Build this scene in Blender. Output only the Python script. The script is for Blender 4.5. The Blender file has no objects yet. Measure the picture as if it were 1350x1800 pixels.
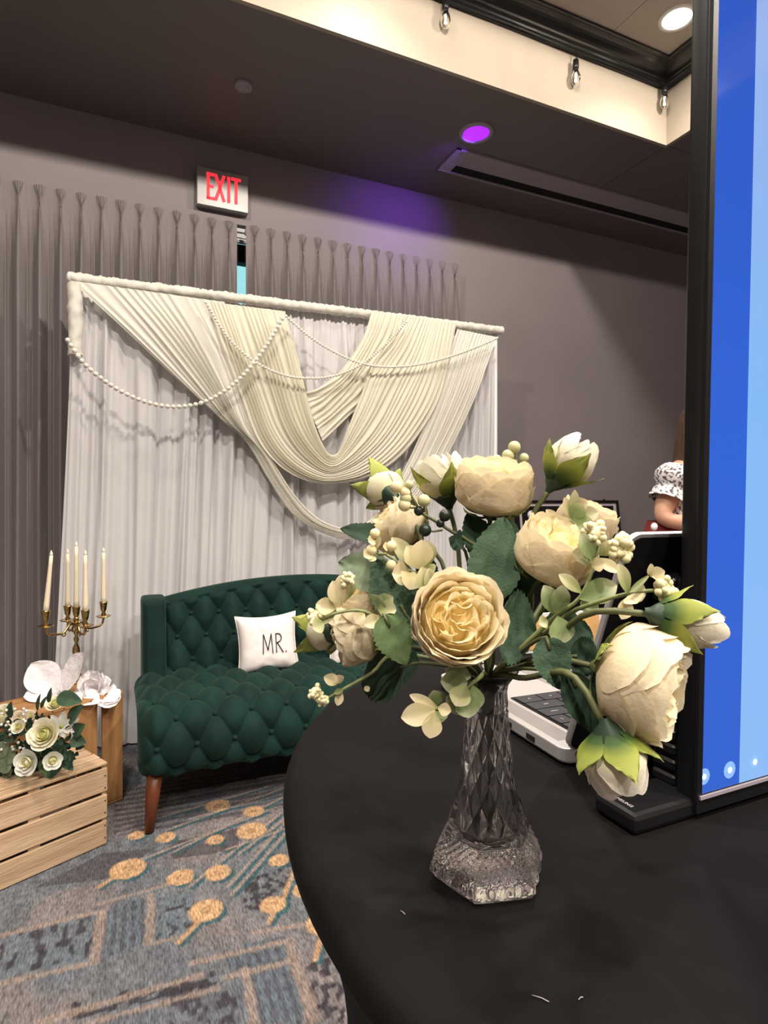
import bpy, bmesh, math, random
import numpy as np
from mathutils import Vector, Matrix, noise as mnoise

PI = math.pi
SC = bpy.context.scene
COL = SC.collection

# ------------------------------------------------------------------ camera
# room axes: the curtained wall runs along +X, +Y points at it, the floor is z = 0
YAW = math.atan2(0.412, 0.911)
CAM_H = 1.29
FPX = 1050.0
cam_data = bpy.data.cameras.new('camera')
cam = bpy.data.objects.new('camera', cam_data)
COL.objects.link(cam)
cam.location = (0, 0, CAM_H)
cam.rotation_euler = (PI / 2, 0, -YAW)
cam_data.sensor_fit = 'VERTICAL'
cam_data.sensor_height = 36
cam_data.sensor_width = 27
cam_data.lens = 36 * FPX / 1800
cam_data.shift_y = -20 / 1800
cam_data.clip_start = 0.02
SC.camera = cam

# ------------------------------------------------------------------ world, exposure, lights
world = bpy.data.worlds.new('daylight_outside')
SC.world = world
world.use_nodes = True
bg = world.node_tree.nodes['Background']
bg.inputs[0].default_value = (0.40, 0.80, 0.84, 1)
bg.inputs[1].default_value = 1.0
SC.view_settings.view_transform = 'Standard'
SC.view_settings.look = 'None'
SC.view_settings.gamma = 1
SC.view_settings.use_curve_mapping = False
SC.view_settings.exposure = 0.0
SC.cycles.use_denoising = True
SC.cycles.max_bounces = 16
SC.cycles.transmission_bounces = 16
SC.cycles.transparent_max_bounces = 8
SC.cycles.sample_clamp_indirect = 14
SC.cycles.caustics_reflective = False
SC.cycles.caustics_refractive = False

WARM = (1.0, 0.905, 0.80)
LAMP_W = 40.0            # watts of each ceiling downlight
PURPLE_W = 2.4

# ------------------------------------------------------------------ geometry helpers
CR, CF = Vector((math.cos(YAW), -math.sin(YAW), 0)), Vector((math.sin(YAW), math.cos(YAW), 0))
UP = Vector((0, 0, 1))
EYE = Vector((0, 0, CAM_H))

def ray(px, py):
    return CR * ((px - 675) / FPX) + CF + UP * ((880 - py) / FPX)
def at(px, py, d):                       # a point at distance d in front of the lens plane
    return EYE + ray(px, py) * d
def on_y(px, py, y):
    r = ray(px, py); return EYE + r * (y / r.y)
def on_z(px, py, z):
    r = ray(px, py); return EYE + r * ((z - CAM_H) / r.z)
def dirc(right, up, toward):             # direction given as seen by the viewer
    return (CR * right + UP * up - CF * toward).normalized()

def wloc(o):
    v = Vector((0, 0, 0))
    while o:
        v = v + Vector(o.location); o = o.parent
    return v

def thing(name, label, cat, loc=(0, 0, 0), group=None):
    o = bpy.data.objects.new(name, None)
    o.empty_display_size = 0.05
    o.location = loc
    COL.objects.link(o)
    o['label'] = label; o['category'] = cat
    if group: o['group'] = group
    return o
def tag(o, label, cat, group=None):
    o['label'] = label; o['category'] = cat
    if group: o['group'] = group
    return o

def mesh(name, V, F, mats, smooth=True, idx=None):
    me = bpy.data.meshes.new(name)
    me.from_pydata([tuple(v) for v in V], [], F)
    for m in (mats if isinstance(mats, (list, tuple)) else [mats]):
        me.materials.append(m)
    if smooth: me.polygons.foreach_set('use_smooth', [True] * len(me.polygons))
    if idx is not None: me.polygons.foreach_set('material_index', idx)
    me.update()
    return me
def link(name, me, parent=None, loc=None):
    o = bpy.data.objects.new(name, me)
    COL.objects.link(o)
    if parent: o.parent = parent
    if loc is not None: o.location = loc
    return o
def obj(name, VF, mat, parent=None, smooth=True, attr=None, idx=None, bake=True):
    """one mesh object; V in room coordinates, stored relative to its parent"""
    V, F = VF
    off = wloc(parent) if (parent and bake) else Vector((0, 0, 0))
    V = [Vector(v) - off for v in V]
    me = mesh(name, V, F, mat, smooth, idx)
    if attr is not None:
        a = me.attributes.new('gv', 'FLOAT', 'POINT'); a.data.foreach_set('value', list(attr))
    return link(name, me, parent)
def struct(name, VF, mat, parent=None, smooth=False):
    o = obj(name, VF, mat, parent, smooth)
    if not parent: o['kind'] = 'structure'
    return o

def merge(*parts):
    V, F = [], []
    for v, f in parts:
        n = len(V); V += [Vector(x) for x in v]; F += [[i + n for i in q] for q in f]
    return V, F
def xf(VF, M):
    return [M @ Vector(v) for v in VF[0]], VF[1]
def box(x0, x1, y0, y1, z0, z1):
    V = [(x, y, z) for z in (z0, z1) for y in (y0, y1) for x in (x0, x1)]
    F = [(0, 2, 3, 1), (4, 5, 7, 6), (0, 1, 5, 4), (2, 6, 7, 3), (0, 4, 6, 2), (1, 3, 7, 5)]
    return [Vector(v) for v in V], [list(f) for f in F]
def rbox(x0, x1, y0, y1, z0, z1, b=0.005, seg=2):
    bm = bmesh.new()
    V, F = box(x0, x1, y0, y1, z0, z1)
    vs = [bm.verts.new(v) for v in V]
    for f in F: bm.faces.new([vs[i] for i in f])
    bmesh.ops.bevel(bm, geom=list(bm.edges), offset=b, segments=seg, affect='EDGES', profile=0.5)
    bm.verts.index_update()
    r = [v.co.copy() for v in bm.verts], [[v.index for v in f.verts] for f in bm.faces]
    bm.free()
    return r
def grid(nu, nv, f, close_u=False):
    V = [f(i / nu, j / nv) for j in range(nv + 1) for i in range(nu + (0 if close_u else 1))]
    w = nu if close_u else nu + 1
    F = []
    for j in range(nv):
        for i in range(nu):
            a = j * w + i; b = j * w + (i + 1) % w
            F.append([a, b, b + w, a + w])
    return V, F
def lathe(prof, n=24, c=(0, 0, 0), cap=True, star=None):
    V, F = [], []
    m = len(prof)
    for (r, z) in prof:
        for k in range(n):
            a = 2 * PI * k / n
            rr = r * (star(a) if star else 1)
            V.append(Vector((c[0] + rr * math.cos(a), c[1] + rr * math.sin(a), c[2] + z)))
    for j in range(m - 1):
        for k in range(n):
            k2 = (k + 1) % n
            F.append([j * n + k, j * n + k2, (j + 1) * n + k2, (j + 1) * n + k])
    if cap:
        if prof[0][0] > 1e-6: F.append(list(range(n))[::-1])
        if prof[-1][0] > 1e-6: F.append([(m - 1) * n + k for k in range(n)])
    return V, F
def tube(P, R, n=8, cap=True):
    P = [Vector(p) for p in P]
    if not isinstance(R, (list, tuple)): R = [R] * len(P)
    V, F = [], []
    ref = None
    for i, p in enumerate(P):
        t = (P[min(i + 1, len(P) - 1)] - P[max(i - 1, 0)]).normalized()
        if ref is None:
            ref = t.orthogonal().normalized()
        ref = (ref - t * ref.dot(t))
        if ref.length < 1e-6: ref = t.orthogonal()
        ref.normalize()
        b = t.cross(ref)
        for k in range(n):
            a = 2 * PI * k / n
            V.append(p + (ref * math.cos(a) + b * math.sin(a)) * R[i])
    for i in range(len(P) - 1):
        for k in range(n):
            k2 = (k + 1) % n
            F.append([i * n + k, i * n + k2, (i + 1) * n + k2, (i + 1) * n + k])
    if cap:
        F.append(list(range(n))[::-1]); F.append([(len(P) - 1) * n + k for k in range(n)])
    return V, F
def spline(P, n):
    """Catmull-Rom through the points, n samples evenly spaced by length"""
    P = [Vector(p) for p in P]
    Q = [P[0] * 2 - P[1]] + P + [P[-1] * 2 - P[-2]]
    out = []
    for i in range(1, len(Q) - 2):
        for k in range(16):
            t = k / 16
            a, b, c, d = Q[i - 1], Q[i], Q[i + 1], Q[i + 2]
            out.append(0.5 * ((2 * b) + (c - a) * t + (2 * a - 5 * b + 4 * c - d) * t * t + (3 * b - a - 3 * c + d) * t ** 3))
    out.append(P[-1])
    L = [0]
    for a, b in zip(out, out[1:]): L.append(L[-1] + (b - a).length)
    res, j = [], 0
    for k in range(n):
        s = L[-1] * k / (n - 1)
        while j < len(L) - 2 and L[j + 1] < s: j += 1
        u = (s - L[j]) / max(L[j + 1] - L[j], 1e-9)
        res.append(out[j].lerp(out[j + 1], min(max(u, 0), 1)))
    return res
def sphere(c, r, n=12, m=8, sq=(1, 1, 1)):
    c = Vector(c)
    V = [c + Vector((0, 0, -r * sq[2]))]
    for j in range(1, m):
        t = -PI / 2 + PI * j / m
        for k in range(n):
            a = 2 * PI * k / n
            V.append(c + Vector((r * sq[0] * math.cos(t) * math.cos(a), r * sq[1] * math.cos(t) * math.sin(a), r * sq[2] * math.sin(t))))
    V.append(c + Vector((0, 0, r * sq[2])))
    F = [[0, 1 + (k + 1) % n, 1 + k] for k in range(n)]
    for j in range(m - 2):
        for k in range(n):
            k2 = (k + 1) % n
            F.append([1 + j * n + k, 1 + j * n + k2, 1 + (j + 1) * n + k2, 1 + (j + 1) * n + k])
    e = len(V) - 1
    F += [[1 + (m - 2) * n + k, 1 + (m - 2) * n + (k + 1) % n, e] for k in range(n)]
    return V, F
def basis(axis, spin=0.0):
    """matrix turning +Z to axis"""
    a = Vector(axis).normalized()
    q = Vector((0, 0, 1)).rotation_difference(a)
    return q.to_matrix().to_4x4() @ Matrix.Rotation(spin, 4, 'Z')
def sm(x, a, b):
    t = min(max((x - a) / (b - a), 0), 1); return t * t * (3 - 2 * t)
def nz(x, y=0.0, z=0.0):
    return mnoise.noise(Vector((x, y, z)))
def text_vf(s, size, extrude=0.0, align='CENTER'):
    cu = bpy.data.curves.new('t', 'FONT'); cu.body = s; cu.size = size; cu.extrude = extrude
    cu.align_x = align; cu.align_y = 'CENTER'; cu.resolution_u = 2
    o = bpy.data.objects.new('t', cu); COL.objects.link(o)
    me = bpy.data.meshes.new_from_object(o.evaluated_get(bpy.context.evaluated_depsgraph_get()))
    VF = [v.co.copy() for v in me.vertices], [list(p.vertices) for p in me.polygons]
    bpy.data.objects.remove(o); bpy.data.curves.remove(cu); bpy.data.meshes.remove(me)
    return VF

# ------------------------------------------------------------------ materials
def mat(name, col, rough=0.6, metal=0.0, var=0.0, scale=8.0, bump=0.0, bscale=None, stretch=None, sheen=0.0,
        emit=None, estr=0.0, trans=0.0, ior=1.45, transl=0.0, spec=0.5, coat=0.0, col2=None, grad=None, sss=0.0):
    m = bpy.data.materials.new(name); m.use_nodes = True
    nt = m.node_tree; N = nt.nodes; L = nt.links
    b = N['Principled BSDF']
    b.inputs['Base Color'].default_value = (*col, 1)
    b.inputs['Roughness'].default_value = rough
    b.inputs['Metallic'].default_value = metal
    b.inputs['Specular IOR Level'].default_value = spec
    b.inputs['IOR'].default_value = ior
    b.inputs['Transmission Weight'].default_value = trans
    b.inputs['Coat Weight'].default_value = coat
    if sheen:
        b.inputs['Sheen Weight'].default_value = sheen
        b.inputs['Sheen Roughness'].default_value = 0.4
        b.inputs['Sheen Tint'].default_value = (*[min(1, c * 6 + 0.12) for c in col], 1)
    if emit:
        b.inputs['Emission Color'].default_value = (*emit, 1)
        b.inputs['Emission Strength'].default_value = estr
    src = None
    if grad:
        at_ = N.new('ShaderNodeAttribute'); at_.attribute_name = 'gv'
        rp = N.new('ShaderNodeValToRGB')
        els = rp.color_ramp.elements
        while len(els) < len(grad): els.new(0.5)
        for e, (p, c) in zip(els, grad): e.position = p; e.color = (*c, 1)
        L.new(at_.outputs['Fac'], rp.inputs[0]); src = rp.outputs[0]
    if var or bump or col2:
        tc = N.new('ShaderNodeTexCoord'); mp = N.new('ShaderNodeMapping')
        if stretch: mp.inputs['Scale'].default_value = stretch
        L.new(tc.outputs['Object'], mp.inputs[0])
        nt_ = N.new('ShaderNodeTexNoise'); nt_.inputs['Scale'].default_value = scale; nt_.inputs['Detail'].default_value = 5
        L.new(mp.outputs[0], nt_.inputs['Vector'])
        if var or col2:
            mx = N.new('ShaderNodeMix'); mx.data_type = 'RGBA'
            rr = N.new('ShaderNodeMapRange'); rr.inputs[1].default_value = 0.3; rr.inputs[2].default_value = 0.7
            L.new(nt_.outputs[0], rr.inputs[0]); L.new(rr.outputs[0], mx.inputs[0])
            if src:
                br = N.new('ShaderNodeBrightContrast'); L.new(src, br.inputs[0]); br.inputs[1].default_value = 0
                hv = N.new('ShaderNodeHueSaturation'); hv.inputs['Value'].default_value = 1 - var
                L.new(src, hv.inputs['Color']); L.new(hv.outputs[0], mx.inputs[6]); L.new(src, mx.inputs[7])
            else:
                c2 = col2 if col2 else tuple(min(1, c * (1 + var)) for c in col)
                c1 = col if col2 else tuple(c * (1 - var) for c in col)
                mx.inputs[6].default_value = (*c1, 1); mx.inputs[7].default_value = (*c2, 1)
            src = mx.outputs[2]
        if bump:
            n2 = N.new('ShaderNodeTexNoise'); n2.inputs['Scale'].default_value = bscale or scale * 6; n2.inputs['Detail'].default_value = 3
            L.new(mp.outputs[0], n2.inputs['Vector'])
            bp = N.new('ShaderNodeBump'); bp.inputs['Strength'].default_value = bump; bp.inputs['Distance'].default_value = 0.01
            L.new(n2.outputs[0], bp.inputs['Height']); L.new(bp.outputs[0], b.inputs['Normal'])
    if src: L.new(src, b.inputs['Base Color'])
    if transl:
        out = N['Material Output']; tr = N.new('ShaderNodeBsdfTranslucent'); ms = N.new('ShaderNodeMixShader')
        tr.inputs[0].default_value = (*col, 1)
        if src: L.new(src, tr.inputs[0])
        ms.inputs[0].default_value = transl
        L.new(b.outputs[0], ms.inputs[1]); L.new(tr.outputs[0], ms.inputs[2]); L.new(ms.outputs[0], out.inputs[0])
    return m

M = dict(
    wall=mat('mauve_grey_wall_paint', (0.235, 0.2, 0.205), 0.55, var=0.05, scale=2, bump=0.05, bscale=160),
    soffit=mat('dark_taupe_ceiling_paint', (0.145, 0.125, 0.12), 0.5, var=0.04, scale=3, bump=0.04, bscale=200),
    cream=mat('cream_paint', (0.35, 0.30, 0.235), 0.55, var=0.05, scale=3),
    tray=mat('pale_ceiling_panel', (0.42, 0.37, 0.33), 0.7, var=0.04, scale=30),
    crown=mat('glossy_black_moulding', (0.012, 0.012, 0.013), 0.28, spec=0.6),
    black=mat('black_plastic', (0.008, 0.008, 0.009), 0.35),
    blackm=mat('black_matt', (0.01, 0.01, 0.01), 0.7),
    cloth=mat('black_stretch_cloth', (0.005, 0.0041, 0.0043), 0.75, var=0.15, scale=6, bump=0.06, bscale=900, sheen=0.02, spec=0.12),
    curtain=mat('grey_curtain_fabric', (0.235, 0.205, 0.205), 0.8, var=0.06, scale=40, sheen=0.1, stretch=(4, 4, 0.2)),
    sheer=mat('white_sheer_fabric', (0.76, 0.745, 0.75), 0.75, var=0.03, scale=3, transl=0.18, spec=0.2),
    swag=mat('cream_satin_fabric', (0.80, 0.77, 0.63), 0.55, var=0.03, scale=4, transl=0.12, spec=0.35),
    swag2=mat('ivory_knit_fabric', (0.79, 0.77, 0.69), 0.6, var=0.03, scale=4, transl=0.12, spec=0.3),
    pearl=mat('ivory_pearl', (0.85, 0.82, 0.72), 0.25, coat=0.4),
    velvet=mat('dark_green_velvet', (0.0055, 0.024, 0.019), 0.8, var=0.25, scale=9, sheen=0.35, spec=0.2),
    walnut=mat('reddish_walnut', (0.16, 0.042, 0.016), 0.4, var=0.3, scale=12, stretch=(1, 1, 0.1)),
    pillow=mat('white_linen', (0.80, 0.74, 0.72), 0.85, var=0.04, scale=30, bump=0.15, bscale=260),
    ink=mat('black_embroidery', (0.012, 0.012, 0.012), 0.8),
    brass=mat('polished_brass', (0.62, 0.43, 0.17), 0.14, metal=1.0),
    wax=mat('ivory_wax', (0.84, 0.74, 0.55), 0.45, sss=0.1),
    flame=mat('pale_plastic_flame', (0.9, 0.85, 0.72), 0.3),
    paper=mat('white_crepe_paper', (0.88, 0.85, 0.87), 0.85, var=0.04, scale=14, bump=0.5, bscale=60, transl=0.15),
    steel=mat('brushed_aluminium', (0.36, 0.345, 0.335), 0.35, metal=0.35, var=0.05, scale=30, stretch=(0.2, 1, 8)),
    silver=mat('silver_laptop_shell', (0.66, 0.64, 0.63), 0.38, metal=0.55),
    key=mat('dark_grey_key', (0.035, 0.035, 0.042), 0.55),
    legend=mat('white_key_print', (0.8, 0.8, 0.82), 0.6),
    glass=mat('clear_pressed_glass', (1, 1, 1), 0.0, trans=1.0, ior=1.5),
    bulb=mat('clear_bulb_glass', (1, 0.97, 0.9), 0.02, trans=1.0, ior=1.2),
    filament=mat('glowing_filament', (1, 0.8, 0.5), 0.5, emit=(1.0, 0.86, 0.6), estr=14),
    lens=mat('lit_lamp_lens', (1, 1, 1), 0.5, emit=(1.0, 0.93, 0.8), estr=9),
    purple=mat('violet_lamp_lens', (0.2, 0, 0.4), 0.5, emit=(0.36, 0.02, 1.0), estr=1.4),
    white=mat('white_enamel', (0.75, 0.74, 0.72), 0.45),
    greyw=mat('grey_lilac_enamel', (0.34, 0.3, 0.33), 0.5),
    red=mat('red_lit_letters', (0.6, 0.01, 0.02), 0.5, emit=(1.0, 0.035, 0.055), estr=1.15),
    pane=mat('window_glass', (0.9, 1, 1), 0.0, trans=1.0, ior=1.02),
    winframe=mat('window_frame_metal', (0.5, 0.5, 0.52), 0.5),
    dark=mat('dark_void', (0.004, 0.004, 0.004), 0.9),
    skin=mat('skin', (0.56, 0.30, 0.20), 0.55, var=0.08, scale=20),
    hair=mat('brown_hair', (0.06, 0.025, 0.014), 0.45, var=0.4, scale=40, stretch=(3, 3, 0.2)),
    skirt=mat('dark_red_print', (0.16, 0.012, 0.016), 0.8),
    matboard=mat('pale_mat_board', (0.5, 0.44, 0.46), 0.8),
    orange=mat('orange_card', (0.72, 0.42, 0.16), 0.7, var=0.1, scale=40),
)
def wood(name, c1, c2, axis):
    st = [14, 14, 14]; st[axis] = 1.2
    return mat(name, c1, 0.7, col2=c2, scale=2.2, stretch=tuple(st), bump=0.25, bscale=12)
for ax in range(3):
    M['pine%d' % ax] = wood('pale_pine_%s' % 'xyz'[ax], (0.40, 0.26, 0.15), (0.60, 0.43, 0.28), ax)
    M['oak%d' % ax] = wood('stained_pine_%s' % 'xyz'[ax], (0.26, 0.12, 0.042), (0.42, 0.22, 0.085), ax)

# pressed glass: part of the light goes straight through the thin walls
nt_g = M['glass'].node_tree; tr_g = nt_g.nodes.new('ShaderNodeBsdfTransparent'); mx_g = nt_g.nodes.new('ShaderNodeMixShader')
mx_g.inputs[0].default_value = 0.96
nt_g.links.new(tr_g.outputs[0], mx_g.inputs[1]); nt_g.links.new(nt_g.nodes['Principled BSDF'].outputs[0], mx_g.inputs[2])
nt_g.links.new(mx_g.outputs[0], nt_g.nodes['Material Output'].inputs[0])
# ================================================================== room shell
WALL_Y, CEIL, SOF_Y, TRAY_Z = 3.85, 3.53, 2.70, 3.975
XL, XR, YB = -3.2, 6.2, -3.6
TX = 3.176                                       # right edge of the raised tray
TXL, TYB = -2.4, -2.9

# back wall with the window opening behind the curtains
WX0, WX1, WZ0, WZ1 = -0.9, 2.15, 0.35, 3.05
struct('wall_back', merge(box(XL, WX0, WALL_Y, WALL_Y + 0.2, 0, CEIL), box(WX1, XR, WALL_Y, WALL_Y + 0.2, 0, CEIL),
                          box(WX0, WX1, WALL_Y, WALL_Y + 0.2, WZ1, CEIL), box(WX0, WX1, WALL_Y, WALL_Y + 0.2, 0, WZ0)), M['wall'])
struct('wall_left', box(XL - 0.2, XL, YB, WALL_Y, 0, CEIL), M['wall'])
struct('wall_right', box(XR, XR + 0.2, YB, WALL_Y, 0, CEIL), M['wall'])
struct('wall_rear', box(XL, XR, YB - 0.2, YB, 0, CEIL), M['wall'])
# lower ceiling: panels round the tray, joints left open
ceil = struct('ceiling', merge(box(XL, XR, SOF_Y, WALL_Y, CEIL + 0.012, CEIL + 0.03), box(TX, XR, YB, SOF_Y, CEIL + 0.012, CEIL + 0.03),
                               box(XL, TXL, YB, SOF_Y, CEIL + 0.012, CEIL + 0.03), box(TXL, TX, YB, TYB, CEIL + 0.012, CEIL + 0.03)), M['soffit'])
g = 0.0025
for (x0, x1, y0, y1) in ((XL, TX - g, SOF_Y, WALL_Y), (TX + g, XR, SOF_Y + g, WALL_Y), (TX, XR, YB, SOF_Y - g), (XL, TXL, YB, SOF_Y - g), (TXL + g, TX - g, YB, TYB)):
    obj('ceiling_panel', box(x0, x1, y0, y1, CEIL, CEIL + 0.012), M['soffit'], ceil, smooth=False)
struct('wall_tray_back', box(TXL, TX, SOF_Y - 0.0015, SOF_Y + 0.02, CEIL - 0.0005, TRAY_Z), M['cream'])
struct('wall_tray_right', box(TX - 0.0015, TX + 0.02, TYB, SOF_Y + 0.02, CEIL - 0.0005, TRAY_Z), M['cream'])
struct('wall_tray_left', box(TXL - 0.02, TXL, TYB, SOF_Y, CEIL, TRAY_Z), M['cream'])
struct('wall_tray_front', box(TXL, TX, TYB - 0.02, TYB, CEIL, TRAY_Z), M['cream'])
struct('trim_3', merge(box(TXL, TX, SOF_Y - 0.0035, SOF_Y, CEIL - 0.0015, CEIL + 0.006), box(TX - 0.0035, TX, TYB, SOF_Y, CEIL - 0.001, CEIL + 0.007)), M['cream'])
tray = struct('ceiling_tray', box(TXL, TX, TYB, SOF_Y, TRAY_Z + 0.01, TRAY_Z + 0.04), M['soffit'])
xs = [TXL, 0.175, 1.39, 2.605, TX]; ys = [TYB, -0.95, 1.13, SOF_Y]
for i in range(4):
    for j in range(3):
        obj('ceiling_panel', box(xs[i] + 0.002, xs[i + 1] - 0.002, ys[j] + (0.002 if j else 0), ys[j + 1] - 0.0005, TRAY_Z, TRAY_Z + 0.01), M['tray'], tray, smooth=False)
# crown moulding, mitred at the corner
prof = [(0, -0.105), (0.016, -0.105), (0.02, -0.098), (0.02, -0.088), (0.03, -0.084), (0.033, -0.074), (0.038, -0.068)]
for k in range(9):
    a = k / 8 * PI / 2
    prof.append((0.038 + 0.077 * (1 - math.cos(a)), -0.068 + 0.052 * math.sin(a)))
prof += [(0.118, -0.014), (0.13, -0.012), (0.13, 0.0)]
def crown_back(t, v):
    o, h = prof[round(v * (len(prof) - 1))]
    x = TXL if t == 0 else TX - o
    return Vector((x, SOF_Y - o, TRAY_Z + h))
def crown_right(t, v):
    o, h = prof[round(v * (len(prof) - 1))]
    return Vector((TX - o, (SOF_Y - o) if t == 0 else TYB, TRAY_Z + h))
struct('trim_1', grid(1, len(prof) - 1, crown_back), M['crown'])
struct('trim_2', grid(1, len(prof) - 1, crown_right), M['crown'])
struct('baseboard_back', rbox(2.2, XR, WALL_Y - 0.015, WALL_Y, 0, 0.1, 0.004), M['soffit'])

# window behind the curtains
win = struct('window_1', merge(box(WX0, WX1, WALL_Y + 0.06, WALL_Y + 0.12, WZ0, WZ0 + 0.05), box(WX0, WX1, WALL_Y + 0.06, WALL_Y + 0.12, WZ1 - 0.05, WZ1),
                               box(WX0, WX0 + 0.05, WALL_Y + 0.06, WALL_Y + 0.12, WZ0, WZ1), box(WX1 - 0.05, WX1, WALL_Y + 0.06, WALL_Y + 0.12, WZ0, WZ1)), M['winframe'])
obj('transom_bar', box(WX0, WX1, WALL_Y + 0.05, WALL_Y + 0.12, on_y(425, 461, 3.9).z, on_y(425, 430, 3.9).z), M['dark'], win, smooth=False)
for z in (on_y(425, 427, 3.88).z, on_y(425, 418, 3.88).z, on_y(425, 408, 3.88).z, on_y(425, 401, 3.88).z):
    obj('blind_slat', box(WX0 + 0.05, WX1 - 0.05, WALL_Y + 0.03, WALL_Y + 0.05, z, z + 0.025), M['winframe'], win, smooth=False)
obj('pane', box(WX0 + 0.04, WX1 - 0.04, WALL_Y + 0.085, WALL_Y + 0.09, WZ0 + 0.04, WZ1 - 0.04), M['pane'], win, smooth=False)

# ------------------------------------------------------------------ carpet: pattern woven into the floor colour
def carpet():
    x0, x1, y0, y1, st = -1.3, 1.35, 0.75, 3.55, 0.007
    nx, ny = int((x1 - x0) / st), int((y1 - y0) / st)
    X, Y = np.meshgrid(x0 + (x1 - x0) * np.arange(nx + 1) / nx, y0 + (y1 - y0) * np.arange(ny + 1) / ny)
    rng = np.random.default_rng(5)
    def vnoise(u, v):                            # smooth value noise
        i, j = np.floor(u).astype(int), np.floor(v).astype(int)
        fu, fv = u - i, v - j
        fu, fv = fu * fu * (3 - 2 * fu), fv * fv * (3 - 2 * fv)
        T = rng.random((256, 256))
        h = lambda a, b: T[a % 256, b % 256]
        return (h(i, j) * (1 - fu) + h(i + 1, j) * fu) * (1 - fv) + (h(i, j + 1) * (1 - fu) + h(i + 1, j + 1) * fu) * fv
    F = lambda px, py: np.array(on_z(px, py, 0)[:2])
    # rows of the weave run along d1, bands across along d2
    a, b = F(0, 1730), F(300, 1652); d1 = (b - a) / np.linalg.norm(b - a); d2 = np.array([-d1[1], d1[0]])
    U = X * d1[0] + Y * d1[1]; W = X * d2[0] + Y * d2[1]
    C = np.zeros(X.shape + (3,))
    base = np.array([0.12, 0.11, 0.115]); blue = np.array([0.085, 0.105, 0.125]); beige = np.array([0.265, 0.205, 0.175])
    dk = np.array([0.03, 0.026, 0.032]); teal = np.array([0.028, 0.075, 0.088]); tan = np.array([0.42, 0.26, 0.14])
    n1 = vnoise(U * 60, W * 12); n2 = vnoise(U * 9, W * 9); n3 = vnoise(U * 110, W * 35)
    t = np.clip(n1 * 0.9 + n2 * 0.7 - 0.35, 0, 1)[..., None]
    C[:] = base * (1 - t) + np.array([0.185, 0.16, 0.16]) * t
    bl = np.clip((vnoise(U * 5, W * 7) - 0.45) * 4, 0, 1)[..., None] * 0.7
    C[:] = C * (1 - bl) + blue * (0.7 + 0.6 * n1[..., None]) * bl
    def put(mask, col, k=1.0):
        mm = (np.clip(mask, 0, 1) * k)[..., None]
        C[:] = C * (1 - mm) + np.asarray(col) * mm
    def seg(p, q, w, edge=0.006, jag=0.004):
        d = q - p; L = np.linalg.norm(d); d = d / L
        s = (X - p[0]) * d[0] + (Y - p[1]) * d[1]; e = np.abs((X - p[0]) * -d[1] + (Y - p[1]) * d[0]) + (n3 - 0.5) * jag * 2
        return np.clip((w / 2 - e) / edge + 0.5, 0, 1) * ((s > 0) & (s < L))
    def quad(pts):                               # inside of a convex floor quad given in the photo's order
        P = [F(*p) for p in pts]; ins = np.ones(X.shape, bool)
        sgn = None
        for p, q in zip(P, P[1:] + P[:1]):
            cr = (q[0] - p[0]) * (Y - p[1]) - (q[1] - p[1]) * (X - p[0])
            if sgn is None:
                c = sum(P) / 4; sgn = np.sign((q[0] - p[0]) * (c[1] - p[1]) - (q[1] - p[1]) * (c[0] - p[0]))
            ins &= cr * sgn > 0
        return ins.astype(float)
    spk = lambda su, sw, th: np.clip((vnoise(U * su, W * sw) - th) * 8, 0, 1)
    # striped and speckled blocks
    stripe = lambda n: (0.5 + 0.5 * np.sin(U * n + 2 * n2)) ** 1.5
    for q, c in (([(187, 1600), (262, 1575), (258, 1655), (172, 1690)], blue), ([(430, 1660), (500, 1645), (560, 1800), (440, 1800)], blue),
                 ([(395, 1675), (500, 1655), (505, 1690), (400, 1705)], blue * 0.9)):
        mk = quad(q); put(mk, c * 1.15); put(mk * stripe(230), dk * 1.6, 0.75)
    mk = quad([(0, 1650), (170, 1605), (160, 1680), (0, 1722)]); put(mk, blue * 1.1, 0.8); put(mk * spk(75, 28, 0.55), dk, 0.9)
    mk = quad([(62, 1560), (180, 1500), (275, 1490), (190, 1545)]); put(mk * (0.6 + 0.4 * n1), dk * 1.5, 0.9)
    mk = quad([(280, 1580), (340, 1565), (340, 1640), (275, 1655)]); put(mk, blue * 1.2, 0.8); put(mk * spk(80, 60, 0.66), dk, 0.9)
    mk = quad([(425, 1550), (510, 1520), (500, 1600), (430, 1600)]); put(mk * spk(85, 65, 0.42), dk, 0.95)
    mk = quad([(535, 1700), (608, 1665), (605, 1800), (560, 1790)]); put(mk * spk(70, 55, 0.5), dk * 1.2, 0.95)
    mk = quad([(300, 1740), (410, 1725), (420, 1800), (300, 1800)]); put(mk * spk(60, 40, 0.48), dk * 1.3, 0.9)
    mk = quad([(120, 1765), (380, 1705), (380, 1730), (120, 1795)]); put(mk * spk(45, 60, 0.42), dk, 0.9)
    mk = quad([(200, 1390), (500, 1345), (500, 1420), (200, 1470)]); put(mk * (0.5 + 0.5 * np.sin(W * 150 + n2 * 3)), dk * 1.5, 0.85)
    mk = quad([(300, 1480), (420, 1455), (420, 1495), (300, 1510)]); put(mk * (0.5 + 0.5 * n1), dk * 1.3, 0.9)
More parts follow.
